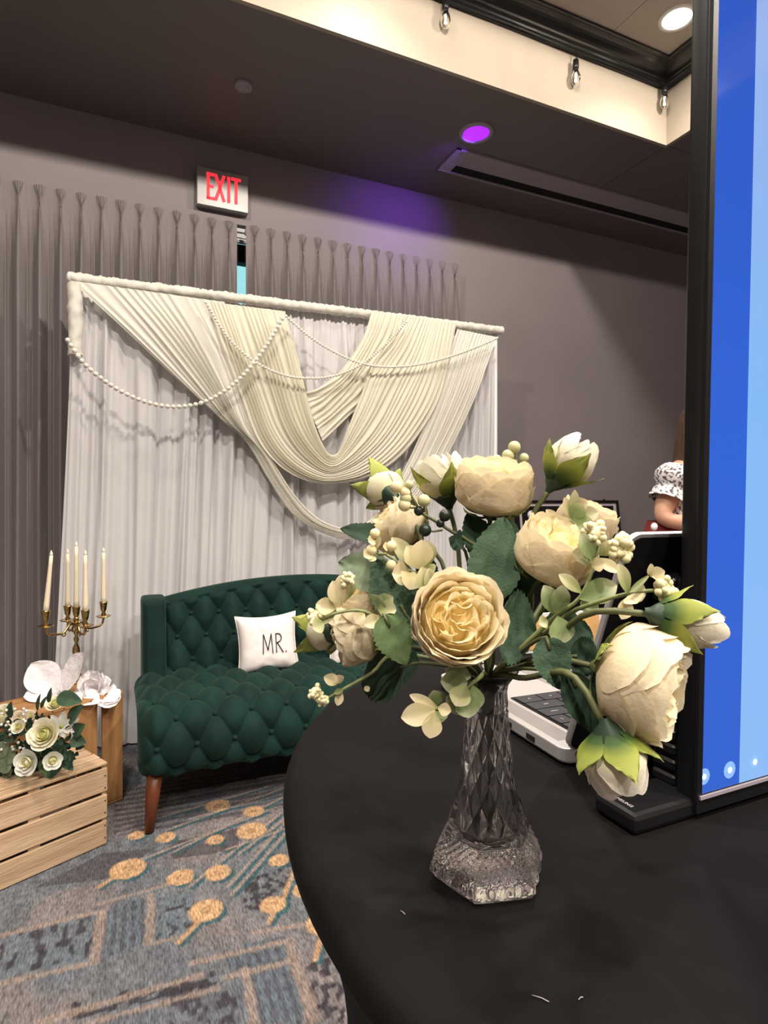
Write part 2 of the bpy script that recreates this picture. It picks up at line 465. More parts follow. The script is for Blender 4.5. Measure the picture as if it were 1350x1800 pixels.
    # pale bands
    for p, q, w in (((0, 1645), (186, 1600), 0.018), ((0, 1730), (172, 1690), 0.018), ((180, 1600), (166, 1690), 0.028), ((170, 1590), (330, 1545), 0.016),
                    ((265, 1570), (262, 1662), 0.026), ((262, 1660), (340, 1640), 0.016), ((60, 1800), (360, 1712), 0.022), ((150, 1800), (390, 1735), 0.016),
                    ((330, 1695), (500, 1655), 0.02), ((432, 1700), (448, 1800), 0.026), ((505, 1648), (552, 1800), 0.03), ((440, 1640), (570, 1620), 0.02), ((390, 1720), (510, 1690), 0.022)):
        put(seg(F(*p), F(*q), w, jag=0.006), beige * (0.85 + 0.0), 0.85)
    # stems and round blossoms, each with a teal drop shadow
    sd = F(300, 1500) - F(285, 1492); sd = sd / np.linalg.norm(sd) * 0.022
    stems = [((170, 1562), (225, 1525)), ((225, 1520), (470, 1425)), ((330, 1560), (505, 1420)), ((400, 1560), (515, 1430)), ((310, 1660), (365, 1605)), ((405, 1575), (515, 1450)),
             ((492, 1590), (525, 1515)), ((470, 1625), (490, 1590)), ((553, 1690), (567, 1640)), ((420, 1500), (500, 1440)), ((300, 1500), (500, 1400)), ((380, 1500), (505, 1455)),
             ((290, 1460), (500, 1385)), ((330, 1440), (500, 1395)), ((270, 1440), (480, 1380))]
    discs = [(225, 1527, 30, 17), (318, 1542, 21, 15), (382, 1534, 20, 15), (362, 1600, 29, 20), (442, 1460, 25, 15), (378, 1476, 13, 9), (446, 1426, 18, 9), (383, 1416, 22, 10),
             (480, 1590, 21, 16), (533, 1565, 17, 14), (570, 1622, 27, 26), (490, 1512, 15, 12), (292, 1472, 18, 8), (240, 1468, 14, 8), (520, 1385, 18, 9), (600, 1560, 20, 16)]
    def disc(px, py, rx, ry, off, grow=1.0):
        c = F(px, py) + off; ex = F(px + rx, py) - F(px, py); ey = F(px, py + ry) - F(px, py)
        r = 0.5 * (np.linalg.norm(ex) + np.linalg.norm(ey)) * grow
        e = np.hypot(X - c[0], Y - c[1]) + (n3 - 0.5) * 0.008
        return np.clip((r - e) / 0.006 + 0.5, 0, 1), np.hypot(X - c[0], Y - c[1]) / r
    for p, q in stems: put(seg(F(*p) + sd * 0.8, F(*q) + sd * 0.8, 0.016), teal, 0.9)
    for d in discs: put(disc(*d, sd)[0], teal, 0.9)
    for k, (p, q) in enumerate(stems): put(seg(F(*p), F(*q), 0.016 if k in (0, 4, 6, 7, 8) else 0.010), tan * 0.9 if k in (0, 4, 6, 7, 8) else beige, 0.85)
    for d in discs:
        mk, rr = disc(*d, 0 * sd); put(mk, tan, 0.97)
        put(np.clip(1 - np.abs(rr - 0.22) * 9, 0, 1) * (n2 > 0.42), tan * 0.25, 0.7)
    C *= (0.98 + 0.44 * n3)[..., None]
    V = np.stack([X, Y, np.zeros_like(X)], -1).reshape(-1, 3)
    idx = np.arange((nx + 1) * (ny + 1)).reshape(ny + 1, nx + 1)
    F4 = np.stack([idx[:-1, :-1], idx[:-1, 1:], idx[1:, 1:], idx[1:, :-1]], -1).reshape(-1, 4)
    # the rest of the floor round the patterned field
    ex = [(XL, YB), (XR, YB), (XR, WALL_Y), (XL, WALL_Y)]; cn = [idx[0, 0], idx[0, nx], idx[ny, nx], idx[ny, 0]]
    n0 = len(V); V = np.vstack([V, [[x, y, 0] for x, y in ex]])
    faces = F4.tolist() + [[n0 + k, n0 + (k + 1) % 4, int(cn[(k + 1) % 4]), int(cn[k])] for k in range(4)]
    # merge T-junctions: the border quads only use the corners, so their edges meet the field flush
    me = bpy.data.meshes.new('floor'); me.from_pydata(V.tolist(), [], faces)
    at_ = me.color_attributes.new('weave', 'FLOAT_COLOR', 'POINT')
    cc = np.ones((len(V), 4)); cc[:, :3] = np.array([0.12, 0.11, 0.12]); cc[:n0, :3] = C.reshape(-1, 3)
    at_.data.foreach_set('color', cc.ravel().astype(np.float32))
    m = mat('patterned_carpet', (0.1, 0.1, 0.1), 0.95, bump=0.6, bscale=220, scale=60, spec=0.1, sheen=0.1)
    nt = m.node_tree; a = nt.nodes.new('ShaderNodeVertexColor'); a.layer_name = 'weave'
    tc = nt.nodes.new('ShaderNodeTexCoord'); mp = nt.nodes.new('ShaderNodeMapping'); mp.inputs['Rotation'].default_value = (0, 0, -math.atan2(d1[1], d1[0])); mp.inputs['Scale'].default_value = (210, 42, 1)
    mp.vector_type = 'POINT'
    no = nt.nodes.new('ShaderNodeTexNoise'); no.inputs['Scale'].default_value = 1.0; no.inputs['Detail'].default_value = 3
    rm = nt.nodes.new('ShaderNodeMapRange'); rm.inputs[1].default_value = 0.3; rm.inputs[2].default_value = 0.7; rm.inputs[3].default_value = 0.5; rm.inputs[4].default_value = 1.5
    ml = nt.nodes.new('ShaderNodeMix'); ml.data_type = 'RGBA'; ml.blend_type = 'MULTIPLY'; ml.inputs[0].default_value = 1.0
    nt.links.new(tc.outputs['Object'], mp.inputs[0]); nt.links.new(mp.outputs[0], no.inputs['Vector']); nt.links.new(no.outputs[0], rm.inputs[0])
    nt.links.new(a.outputs[0], ml.inputs[6]); nt.links.new(rm.outputs[0], ml.inputs[7])
    nt.links.new(ml.outputs[2], nt.nodes['Principled BSDF'].inputs['Base Color'])
    me.materials.append(m)
    o = link('floor', me); o['kind'] = 'structure'
carpet()

# ================================================================== ceiling fixtures
def spot(name, loc, power, col, angle, blend, radius, target=None, parent=None):
    l = bpy.data.lights.new(name, 'SPOT'); l.energy = power; l.color = col
    l.spot_size = math.radians(angle); l.spot_blend = blend; l.shadow_soft_size = radius
    o = bpy.data.objects.new(name, l); COL.objects.link(o)
    if parent: o.parent = parent; o.location = Vector(loc) - wloc(parent)
    else: o.location = loc
    if target is not None:
        o.rotation_euler = (Vector(target) - Vector(loc)).to_track_quat('-Z', 'Y').to_euler()
    return o
LIGHTS = [(x, y) for y in (2.357, 1.15, -0.7, -2.4) for x in (2.856, 1.1, -0.65)]  # rearmost row is unseen, added for more frontal light on the flowers
for i, (lx, ly) in enumerate(LIGHTS):
    seen = i == 0
    t = thing('ceiling_light', 'lit round recessed downlight in the pale raised ceiling beside the black crown moulding corner' if seen
              else 'recessed downlight in the raised ceiling above the frame, %s row, %s column' % (('row nearest the curtains', 'row over the settee', 'row over the round table', 'added rearmost fill')[i // 3].replace('row nearest', 'nearest').replace('row over', 'over'), ('right', 'middle', 'left')[i % 3]), 'ceiling light', (lx, ly, TRAY_Z), 'ceiling downlights')
    obj('trim_ring', xf(lathe([(0.098, 0), (0.096, -0.006), (0.078, -0.007), (0.076, 0.0)], 28, cap=False), Matrix.Translation((lx, ly, TRAY_Z))), M['white'], t)
    obj('lens', xf(lathe([(0.0, -0.004), (0.077, -0.003), (0.077, 0.0)], 28, cap=False), Matrix.Translation((lx, ly, TRAY_Z))), M['lens'], t)
    spot('downlight', (lx, ly, TRAY_Z - 0.03), LAMP_W * (1.3, 5.6, 6.5, 6.5)[i // 3], WARM, (125, 179, 128, 128)[i // 3], (0.9, 0.06, 0.35, 0.35)[i // 3], 0.07, (lx, ly, 0), t)

pl = on_z(837, 233, CEIL)
t = thing('recessed_spotlight', 'round recessed ceiling spotlight glowing violet on the dark lower ceiling', 'ceiling light', pl)
obj('trim_ring', xf(lathe([(0.105, 0), (0.103, -0.01), (0.083, -0.012), (0.08, 0.0)], 28, cap=False), Matrix.Translation(pl)), M['greyw'], t)
obj('lens', xf(lathe([(0.0, -0.006), (0.081, -0.004), (0.081, 0)], 28, cap=False), Matrix.Translation(pl)), M['purple'], t)
spot('violet_beam', pl - UP * 0.03, PURPLE_W * 10, (0.25, 0.06, 1.0), 80, 1.0, 0.05, on_y(690, 400, WALL_Y), t)

sd_ = on_z(428, 150, CEIL)
t = thing('smoke_detector', 'small round white smoke detector on the dark lower ceiling', 'smoke detector', sd_)
obj('base_plate', xf(lathe([(0.046, 0), (0.046, -0.012), (0.04, -0.014), (0.0, -0.014)], 24, cap=False), Matrix.Translation(sd_)), M['greyw'], t)
obj('sensor_cap', xf(lathe([(0.034, -0.014), (0.03, -0.022), (0.0, -0.023)], 24, cap=False), Matrix.Translation(sd_)), M['greyw'], t)

t = thing('air_vent', 'long grey linear slot air vent let into the dark lower ceiling', 'air vent', (1.99, 3.39, CEIL))
x0, x1 = 1.985, 5.4
obj('frame', merge(box(x0, x1, 3.262, 3.272, CEIL - 0.012, CEIL), box(x0, x1, 3.508, 3.52, CEIL - 0.014, CEIL), box(x0, x0 + 0.035, 3.262, 3.52, CEIL - 0.013, CEIL),
                   box(x1 - 0.03, x1, 3.262, 3.52, CEIL - 0.013, CEIL)), M['greyw'], t, smooth=False)
obj('deflector_blade', box(x0 + 0.035, x1 - 0.03, 3.272, 3.425, CEIL - 0.009, CEIL - 0.003), M['greyw'], t, smooth=False)
obj('slot', box(x0 + 0.09, x1 - 0.03, 3.425, 3.508, CEIL - 0.004, CEIL - 0.0005), M['dark'], t, smooth=False)
obj('end_bracket', box(x0 + 0.035, x0 + 0.09, 3.425, 3.508, CEIL - 0.011, CEIL - 0.001), M['greyw'], t, smooth=False)

# string of clear bulbs under the crown moulding
t = thing('string_lights', 'string of clear filament bulbs hanging from black cord under the black crown moulding', 'string lights', (2.4, 2.665, 3.87))
pts = []
bulbs = [on_y(783, 2, 2.665), on_y(1012, 108, 2.665), on_y(1168, 152, 2.655)]
bx = [b.x for b in bulbs]
cp = [Vector((bx[0] - 0.9, 2.672, 3.875))]
for i, b in enumerate(bulbs):
    cp += [Vector((b.x, 2.668, 3.868))]
    if i < 2: cp += [Vector(((b.x + bx[i + 1]) / 2, 2.672, 3.872))]
cp += [Vector((3.14, 2.6, 3.868)), Vector((3.142, 1.6, 3.87))]
obj('cord', tube(spline(cp, 60), 0.004, 6), M['black'], t)
for b in bulbs:
    top = Vector((b.x, b.y, 3.868)); z = b.z
    obj('drop_wire', tube([top, Vector((b.x + 0.004, b.y, (top.z + z) / 2)), Vector((b.x, b.y, z))], 0.003, 6), M['black'], t)
    obj('socket', xf(lathe([(0.006, 0.012), (0.016, 0.006), (0.018, -0.03), (0.015, -0.05)], 14), Matrix.Translation((b.x, b.y, z))), M['black'], t)
    gb = obj('glass_bulb', xf(lathe([(0.012, -0.05), (0.018, -0.062), (0.026, -0.085), (0.027, -0.105), (0.02, -0.127), (0.01, -0.138), (0.0, -0.142)], 16, cap=False), Matrix.Translation((b.x, b.y, z))), M['bulb'], t)
    fl = [Vector((b.x + 0.008 * math.cos(k * 2.4), b.y + 0.008 * math.sin(k * 2.4), z - 0.06 - 0.055 * (k % 2))) for k in range(8)]
    obj('filament', tube(fl, 0.0022, 5), M['filament'], gb)

# exit sign on the wall above the curtain gap
p0 = on_y(346, 292, WALL_Y - 0.05); p1 = on_y(436, 372, WALL_Y - 0.05)
ex0, ex1 = p0.x, p1.x; ez1, ez0 = p0.z, on_y(346, 357, WALL_Y - 0.05).z - 0.006
t = thing('exit_sign', 'silver exit sign with red glowing letters on the wall above the curtains', 'exit sign', ((ex0 + ex1) / 2, WALL_Y - 0.02, ez0))
obj('housing', rbox(ex0, ex1, WALL_Y - 0.055, WALL_Y - 0.001, ez0, ez1, 0.003), M['steel'], t, smooth=False)
obj('face_plate', rbox(ex0 + 0.002, ex1 - 0.002, WALL_Y - 0.059, WALL_Y - 0.055, ez0 + 0.002, ez1 - 0.002, 0.001), M['steel'], t, smooth=False)
cx, cz, hh = (ex0 + ex1) / 2 + 0.002, (ez0 + ez1) / 2 + 0.006, 0.162
def letter_bars(bars, ox):
    out = []
    for (ax, az, bx_, bz, w) in bars:
        A = Vector((cx + ox + ax, WALL_Y - 0.0605, cz - hh / 2 + az * hh)); B = Vector((cx + ox + bx_, WALL_Y - 0.0605, cz - hh / 2 + bz * hh))
        d = (B - A).normalized(); n = Vector((-d.z, 0, d.x)) * w / 2; e = Vector((0, 0.0025, 0))
        V = [A - n, A + n, B + n, B - n]; V = V + [v + e for v in V]
        out.append((V, [[0, 1, 2, 3], [7, 6, 5, 4], [0, 4, 5, 1], [1, 5, 6, 2], [2, 6, 7, 3], [3, 7, 4, 0]]))
    return merge(*out)
s = 0.0185
for nm, ox, bars in (('letter_e', -0.092, [(0, 0, 0, 1, s), (-s / 2, 0.045, 0.042, 0.045, s), (-s / 2, 0.955, 0.042, 0.955, s), (0, 0.5, 0.034, 0.5, s)]),
                     ('letter_x', -0.022, [(-0.026, 0, 0.026, 1, s), (0.026, 0, -0.026, 1, s)]), ('letter_i', 0.032, [(0, 0, 0, 1, s)]),
                     ('letter_t', 0.077, [(0, 0, 0, 1, s), (-0.03, 0.955, 0.03, 0.955, s)])):
    obj(nm, letter_bars(bars, ox), M['red'], t, smooth=False)
# ================================================================== curtains
def curtain(name, label, x0, x1, seed, ztop=3.012, yb=3.755, crowd=0.0):
    t = thing(name, label, 'curtain', ((x0 + x1) / 2, yb, 0.015), None)
    sp = 0.101; n = max(1, round((x1 - x0) / sp))
    cols = n * 32; zs = [0, .01, .03, .05, .07, .085, .095, .11, .13, .16, .2, .26, .34, .45, .6, .8, 1.05, 1.35, 1.7, 2.1, 2.5, 2.8, ztop - 0.015]
    V = []
    for s in zs:
        for i in range(cols + 1):
            q = i / cols * n; k = math.floor(min(q, n - 1e-6)); p = q - k - 0.5
            hh = nz(k * 3.7 + seed, 1.3); h2 = nz(k * 2.1 + seed, 7.7)
            xx = x0 + (x1 - x0) * (q / n)
            w = 0.24 - 0.12 * sm(s, 0, 0.085) + 0.03 * h2
            y = 0.0
            if s <= 0.1 and abs(p) < w: y = -0.004 - 0.022 * abs(math.cos(p / w * PI * 2.0)) ** 0.8 * (1 - 0.5 * (p / w) ** 2)
            A = (0.030 + 0.025 * sm(s, 0.1, 0.6) + 0.008 * hh) * sm(s, 0.085, 0.13)
            sg = 0.10 + 0.10 * sm(s, 0.1, 0.5) + 0.03 * h2
            pc = p - 0.12 * nz(k * 1.9 + seed, s * 0.9) * sm(s, 0.15, 1.2)
            y -= A * math.exp(-(pc / sg) ** 2)
            y += 0.018 * sm(s, 0.1, 0.4) * math.exp(-((abs(p) - 0.38) / 0.1) ** 2)
            y += 0.004 * nz(q * 5 + seed, s * 3) * sm(s, 0.1, 0.5)
            xx -= 0.010 * math.copysign(1, p) * math.exp(-((abs(p) - w) / 0.1) ** 2) * sm(s, 0.0, 0.085) * (1 - sm(s, 0.09, 0.3))
            V.append(Vector((xx, yb + y, ztop - s)))
    w_ = cols + 1
    F = [[j * w_ + i, (j + 1) * w_ + i, (j + 1) * w_ + i + 1, j * w_ + i + 1] for j in range(len(zs) - 1) for i in range(cols)]
    obj('curtain_panel', (V, F), M['curtain'], t)
    obj('curtain_track', box(x0, x1, yb + 0.02, yb + 0.04, ztop - 0.05, ztop - 0.02), M['greyw'], t, smooth=False)
curtain('curtain', 'grey pinch pleat curtain left of the bright window gap', -1.33, 0.697, 3)
curtain('curtain', 'grey pinch pleat curtain right of the bright window gap with violet glow', 0.752, 2.31, 11)

# ================================================================== wedding backdrop
DY = 3.42
A0, A1 = on_y(122, 484, DY), on_y(881, 578, DY)
RZ = (A0.z + A1.z) / 2
RX0, RX1 = A0.x, A1.x
t = thing('backdrop_stand', 'white backdrop stand with a fabric wrapped top rail behind the sofa', 'backdrop stand', ((RX0 + RX1) / 2, DY, 0))
def railf(u, v):
    a = v * 2 * PI; x = RX0 + (RX1 - RX0) * u
    r = 0.027 + 0.009 * nz(x * 75, a * 0.9) + 0.003 * nz(x * 18, a * 2 + 9)
    z = A0.z + (A1.z - A0.z) * u - 0.012
    return Vector((x, DY + r * math.cos(a), z + r * math.sin(a)))
V, F = grid(260, 14, railf)
obj('top_rail', (V, F), M['swag2'], t)
for x, z in ((RX0, A0.z), (RX1, A1.z)):
    obj('end_cap', sphere((x, DY, z - 0.012), 0.03, 14, 8, (0.5, 1, 1)), M['white'], t)
for x, nm in ((RX0 + 0.03, 'left'), (RX1 - 0.03, 'right')):
    obj('upright', tube([(x, DY + 0.03, 0.02), (x, DY + 0.03, RZ)], 0.016, 12), M['white'], t)
    obj('foot', merge(box(x - 0.03, x + 0.03, DY - 0.2, DY + 0.25, 0.001, 0.02)), M['white'], t, smooth=False)

# white sheer panel
def sheer(u, v):
    flare = -0.10 * v ** 1.3 * (1 - u) + 0.03 * v * u
    x = RX0 + 0.012 + (RX1 - RX0 - 0.03) * u + flare
    q = u * 30 + 0.9 * nz(u * 7, v * 0.7) + 0.6 * nz(u * 15 + 5, 2.1)
    sharp = lambda a: (0.5 + 0.5 * math.sin(a)) ** 2
    y = -0.036 * sharp(2 * PI * q * 0.55) * sm(v, 0.0, 0.12) - 0.011 * math.sin(2 * PI * q * 1.37 + 1) * (0.4 + 0.6 * sm(v, 0, 0.05))
    y += 0.006 * math.sin(2 * PI * u * 95) * (1 - sm(v, 0.0, 0.1))
    gq = u * 27 + 1.3 * nz(u * 9 + 3, v * 0.35); gd = gq - round(gq)
    y += (0.018 + 0.014 * nz(round(gq) * 3.1, 2.0)) * math.exp(-(gd / 0.085) ** 2) * sm(v, 0.03, 0.2)
    y -= 0.03 * v * (1 - u) ** 2
    z = (A0.z + (A1.z - A0.z) * u - 0.03) * (1 - v) + 0.012 * v
    return Vector((x, DY + 0.04 + y, z))
tag(obj('backdrop_panel', grid(520, 26, sheer), M['sheer']), 'tall white sheer backdrop panel hanging in soft folds behind the green sofa', 'drape')
# left upright wrapped in a loose white sleeve
def sleeve(u, v):
    a = u * 2 * PI; z = A0.z - 0.05 - 0.36 * v
    r = 0.034 + 0.007 * nz(math.cos(a) * 1.5, math.sin(a) * 1.5, v * 7) + 0.0015 * math.sin(v * 40 + 2 * a)
    return Vector((RX0 + 0.028 + r * math.cos(a), DY - 0.03 + r * math.sin(a), z))
obj('wrap_sleeve', grid(20, 24, sleeve, True), M['swag2'], t)

def swag(name, label, up, lo, folds, amp, y0, y1, mtl, seed=0, bulge=0.03, nt=90, ywave=None):
    """cloth between an upper and a lower edge line; folds run along it"""
    to3 = lambda L: [on_y(px, py, (y0 + y1) / 2 - amp) for px, py in L]
    U, W = spline(to3(up), nt + 1), spline(to3(lo), nt + 1)
    nv = folds * 8
    def f(v, t_):
        i = round(t_ * nt); a, b = U[i], W[i]
        vv = v + 0.012 * nz(v * 12 + seed, t_ * 3)
        p = a.lerp(b, vv)
        ph = 2 * PI * (folds * v + 1.3 * nz(v * 3.5 + seed, t_ * 1.1) + 0.5 * nz(v * 9 + seed, t_ * 2.6))
        w = (b - a).length
        am = min(amp, 0.55 * w / folds) * (0.75 + 0.9 * nz(v * folds * 0.55 + seed, 3.3, t_ * 1.5)) * (0.35 + 0.65 * sm(t_, 0, 0.12) * sm(1 - t_, 0, 0.12))
        y = (y0 + (y1 - y0) * sm(t_, 0.0, 1.0)) - am * (0.5 + 0.5 * math.sin(ph)) ** 1.4 * 2 - bulge * math.sin(PI * t_) * (0.4 + 0.6 * math.sin(PI * min(v * 1.0, 1)))
        return Vector((p.x, y, p.z))
    o = obj(name, grid(nv, nt, f), mtl)
    return tag(o, label, 'drape')
YF = DY - 0.03
swag('swag_drape', 'narrow cream drape sweeping down left from the rail behind the other swags',
     [(655, 545), (640, 590), (600, 650), (560, 682), (532, 690)], [(716, 556), (700, 610), (655, 690), (610, 735), (568, 775)], 8, 0.009, YF - 0.005, YF - 0.005, M['swag'], 4, 0.0)
swag('swag_drape', 'ivory outer drape looping from the left rail end low across to the right end',
     [(395, 530), (420, 600), (440, 690), (452, 760), (478, 806), (520, 872), (568, 916), (620, 928), (660, 905), (690, 860), (722, 800), (760, 710), (805, 578)],
     [(124, 492), (215, 575), (310, 665), (385, 735), (432, 776), (470, 840), (515, 905), (570, 938), (622, 948), (690, 925), (760, 845), (825, 720), (874, 592)],
     15, 0.010, YF - 0.012, YF - 0.015, M['swag2'], 9, 0.02, 110)
swag('swag_drape', 'cream drape hanging in a deep U in the middle of the backdrop rail',
     [(502, 546), (520, 610), (536, 680), (553, 745), (572, 790), (585, 800), (597, 790), (612, 750), (632, 700), (655, 640), (690, 595), (715, 555)],
     [(362, 528), (395, 620), (425, 700), (455, 775), (495, 822), (545, 847), (592, 850), (640, 842), (690, 815), (735, 765), (775, 690), (803, 568)],
     17, 0.0105, YF - 0.02, YF - 0.03, M['swag'], 21, 0.03, 120)

# pearl garlands
BEAD = {}
def strand(label, pts, bead, gap):
    P = spline([on_y(px, py, DY - 0.13) for px, py in pts], 400)
    L = sum((b - a).length for a, b in zip(P, P[1:])); n = int(L / gap)
    Q = spline(P[::8] + [P[-1]], n)
    t = thing('pearl_garland', label, 'garland', Q[0])
    obj('thread', tube(Q, bead * 0.18, 5), M['pearl'], t)
    key = round(bead, 5)
    if key not in BEAD: BEAD[key] = mesh('bead', *sphere((0, 0, 0), bead, 10, 7), M['pearl'])
    for q in Q: link('bead', BEAD[key], t, q - Q[0])
strand('large bead pearl garland looping low across the left of the backdrop', [(119, 598), (150, 641), (200, 680), (255, 706), (310, 715), (365, 704), (420, 667), (465, 612), (496, 560)], 0.0125, 0.0275)
strand('small bead pearl garland crossing the middle swag of the backdrop', [(362, 532), (400, 592), (445, 634), (495, 658), (540, 665), (590, 660), (640, 637), (685, 598), (714, 566)], 0.0088, 0.0182)
strand('small bead pearl garland ending at the right end of the rail', [(503, 556), (545, 592), (590, 620), (640, 640), (690, 645), (745, 639), (800, 624), (845, 607), (874, 594)], 0.0088, 0.0182)

# ================================================================== green tufted settee
SX0, SX1 = 0.085, 1.72
SMX = (SX0 + SX1) / 2
sofa = thing('settee', 'dark green velvet button tufted settee with reddish wooden legs', 'sofa', (SMX, 2.85, 0))
def tuft(x, w, dx, dr):
    a, b = x / dx + w / (2 * dr), x / dx - w / (2 * dr)
    s = abs(math.sin(PI * a)) * abs(math.sin(PI * b))
    da, db = a - round(a), b - round(b)
    d2 = ((da + db) * dx / 2) ** 2 + ((da - db) * dr) ** 2
    return s ** 0.5 * 0.75 + 0.25 * (1 - math.exp(-d2 / 0.0016)) + 0.012 * nz(x * 30, w * 30)
btn = mesh('button', *sphere((0, 0, 0), 0.011, 10, 6), M['velvet'])
# backrest: front face tilted, top edge arched, wraps over the top
BX0, BX1 = SX0 + 0.135, SX1 - 0.135
def btop(x):
    u = (x - SMX) / ((BX1 - BX0) / 2); return 0.868 - 0.08 * abs(u) ** 2
def back_path(x, w):                      # w runs up the face
    H = btop(x) - 0.44
    y = 3.03 + 0.15 * min(w / H, 1.0)
    return Vector((x, y, 0.44 + w)), Vector((0, -0.95, 0.3)).normalized()
def back_f(u, v):
    x = BX0 + (BX1 - BX0) * u; H = btop(x) - 0.44
    if v <= 0.8:
        w = v / 0.8 * (H - 0.025); p, n = back_path(x, w)
        e = sm(w, 0, 0.03) * sm(H - w, 0.0, 0.05) * sm(x - BX0, 0, 0.03) * sm(BX1 - x, 0, 0.03)
        return p + n * (0.05 * tuft(x - SMX, w - 0.075, 0.137, 0.105) * (0.35 + 0.65 * e) - 0.02)
    a = (v - 0.8) / 0.2 * PI
    p, n = back_path(x, H - 0.025)
    return Vector((x, p.y + 0.06 - 0.06 * math.cos(a) * 1.0, p.z + 0.035 * math.sin(a)))
obj('backrest', grid(260, 110, back_f), M['velvet'], sofa)
def back_shell(u, v):
    x = SX0 + 0.07 + (SX1 - SX0 - 0.14) * u
    return Vector((x, 3.27 + 0.02 * math.sin(PI * u), 0.2 + (min(btop(min(max(x, BX0), BX1)), 0.9) - 0.2 - 0.01) * v))
obj('back_panel', grid(24, 8, back_shell), M['velvet'], sofa)
for r in range(0, 5):
    w = 0.075 + 0.105 * r
    for k in range(-8, 9):
        x = SMX + 0.137 * (k + (0.5 if r % 2 else 0))
        if BX0 + 0.05 < x < BX1 - 0.05 and w < btop(x) - 0.44 - 0.04:
            p, n = back_path(x, w); link('button', btn, sofa, p + n * -0.013 - wloc(sofa))
# narrow side wings
for sgn in (0, 1):
    xo = SX0 + 0.035 if not sgn else SX1 - 0.035; xi = BX0 + 0.012 if not sgn else BX1 - 0.012
    x0, x1 = min(xo, xi), max(xo, xi)
    def wing(u, v, x0=x0, x1=x1):
        a = u * 2 * PI; ex = 4.0
        ca, sa = math.cos(a), math.sin(a)
        sx = math.copysign(abs(ca) ** (2 / ex), ca); sy = math.copysign(abs(sa) ** (2 / ex), sa)
        z = 0.235 + 0.555 * min(v / 0.86, 1); k = 1.0
        if v > 0.86:
            b = (v - 0.86) / 0.14 * PI / 2; k = max(math.cos(b), 0.001); z += 0.028 * math.sin(b)
        y0 = 2.93 + 0.10 * min(v / 0.86, 1); y1 = 3.275
        return Vector(((x0 + x1) / 2 + (x1 - x0) / 2 * sx * (0.82 + 0.18 * k if k > 0.3 else k * 2.9), (y0 + y1) / 2 + (y1 - y0) / 2 * sy * (k if k < 0.5 else 0.5 + 0.5 * k), z))
    obj('side_wing', grid(40, 40, wing, True), M['velvet'], sofa)
    seam = [Vector((xo if not sgn else xo, y, 0.62)) for y in (2.98, 3.27)]
# seat: tufted top rolling over the front
SP = [(3.06, 0.47), (2.9, 0.475), (2.72, 0.475), (2.60, 0.468), (2.53, 0.445), (2.485, 0.395), (2.468, 0.33), (2.475, 0.26), (2.50, 0.215), (2.56, 0.205)]
SS = spline([Vector((0, y, z)) for y, z in SP], 121)
slen = sum((b - a).length for a, b in zip(SS, SS[1:]))
def seat_pt(x, s):
    f = min(max(s / slen, 0), 1) * 120; i = min(int(f), 119)
    p = SS[i].lerp(SS[i + 1], f - i); tn = (SS[min(i + 2, 120)] - SS[max(i - 1, 0)]).normalized()
    n = Vector((0, tn.z, -tn.y)); n = -n if n.dot(Vector((0, -0.5, 0.7))) < 0 else n
    return Vector((x, p.y, p.z)), n
def seat_f(u, v):
    x = SX0 + (SX1 - SX0) * u; s = v * slen
    p, n = seat_pt(x, s)
    d = min(x - SX0, SX1 - x)
    e = 1 - max(0, 1 - d / 0.07) ** 2 if d < 0.07 else 1
    q = p + n * (0.04 * tuft(x - SMX - 0.075, s - 0.09, 0.15, 0.118) * sm(slen - s, 0.0, 0.1) * (0.4 + 0.6 * sm(d, 0, 0.06)) - 0.02)
    c = Vector((x, 2.8, 0.33))
    return c + (q - c) * (0.72 + 0.28 * math.sqrt(max(e, 0)))
obj('seat', grid(300, 150, seat_f), M['velvet'], sofa)
obj('seat_base', merge(rbox(SX0 + 0.03, SX1 - 0.03, 2.53, 3.27, 0.2, 0.42, 0.03, 3)), M['velvet'], sofa)
for r in range(0, 7):
    s = 0.09 + 0.118 * r
    if s > slen - 0.1: break
    for k in range(-8, 9):
        x = SMX + 0.075 + 0.15 * (k + (0.5 if r % 2 else 0))
        if SX0 + 0.05 < x < SX1 - 0.05:
            p, n = seat_pt(x, s); link('button', btn, sofa, p + n * -0.013 - wloc(sofa))
for (tx, ty, bx_, by) in ((0.15, 2.53, 0.125, 2.49), (SX1 - 0.065, 2.53, SX1 - 0.04, 2.49), (0.15, 3.2, 0.13, 3.24), (SX1 - 0.065, 3.2, SX1 - 0.045, 3.24)):
    obj('leg', tube([(tx, ty, 0.225), ((tx + bx_) / 2, (ty + by) / 2, 0.12), (bx_, by, 0.001)], [0.032, 0.026, 0.017], 16), M['walnut'], sofa)

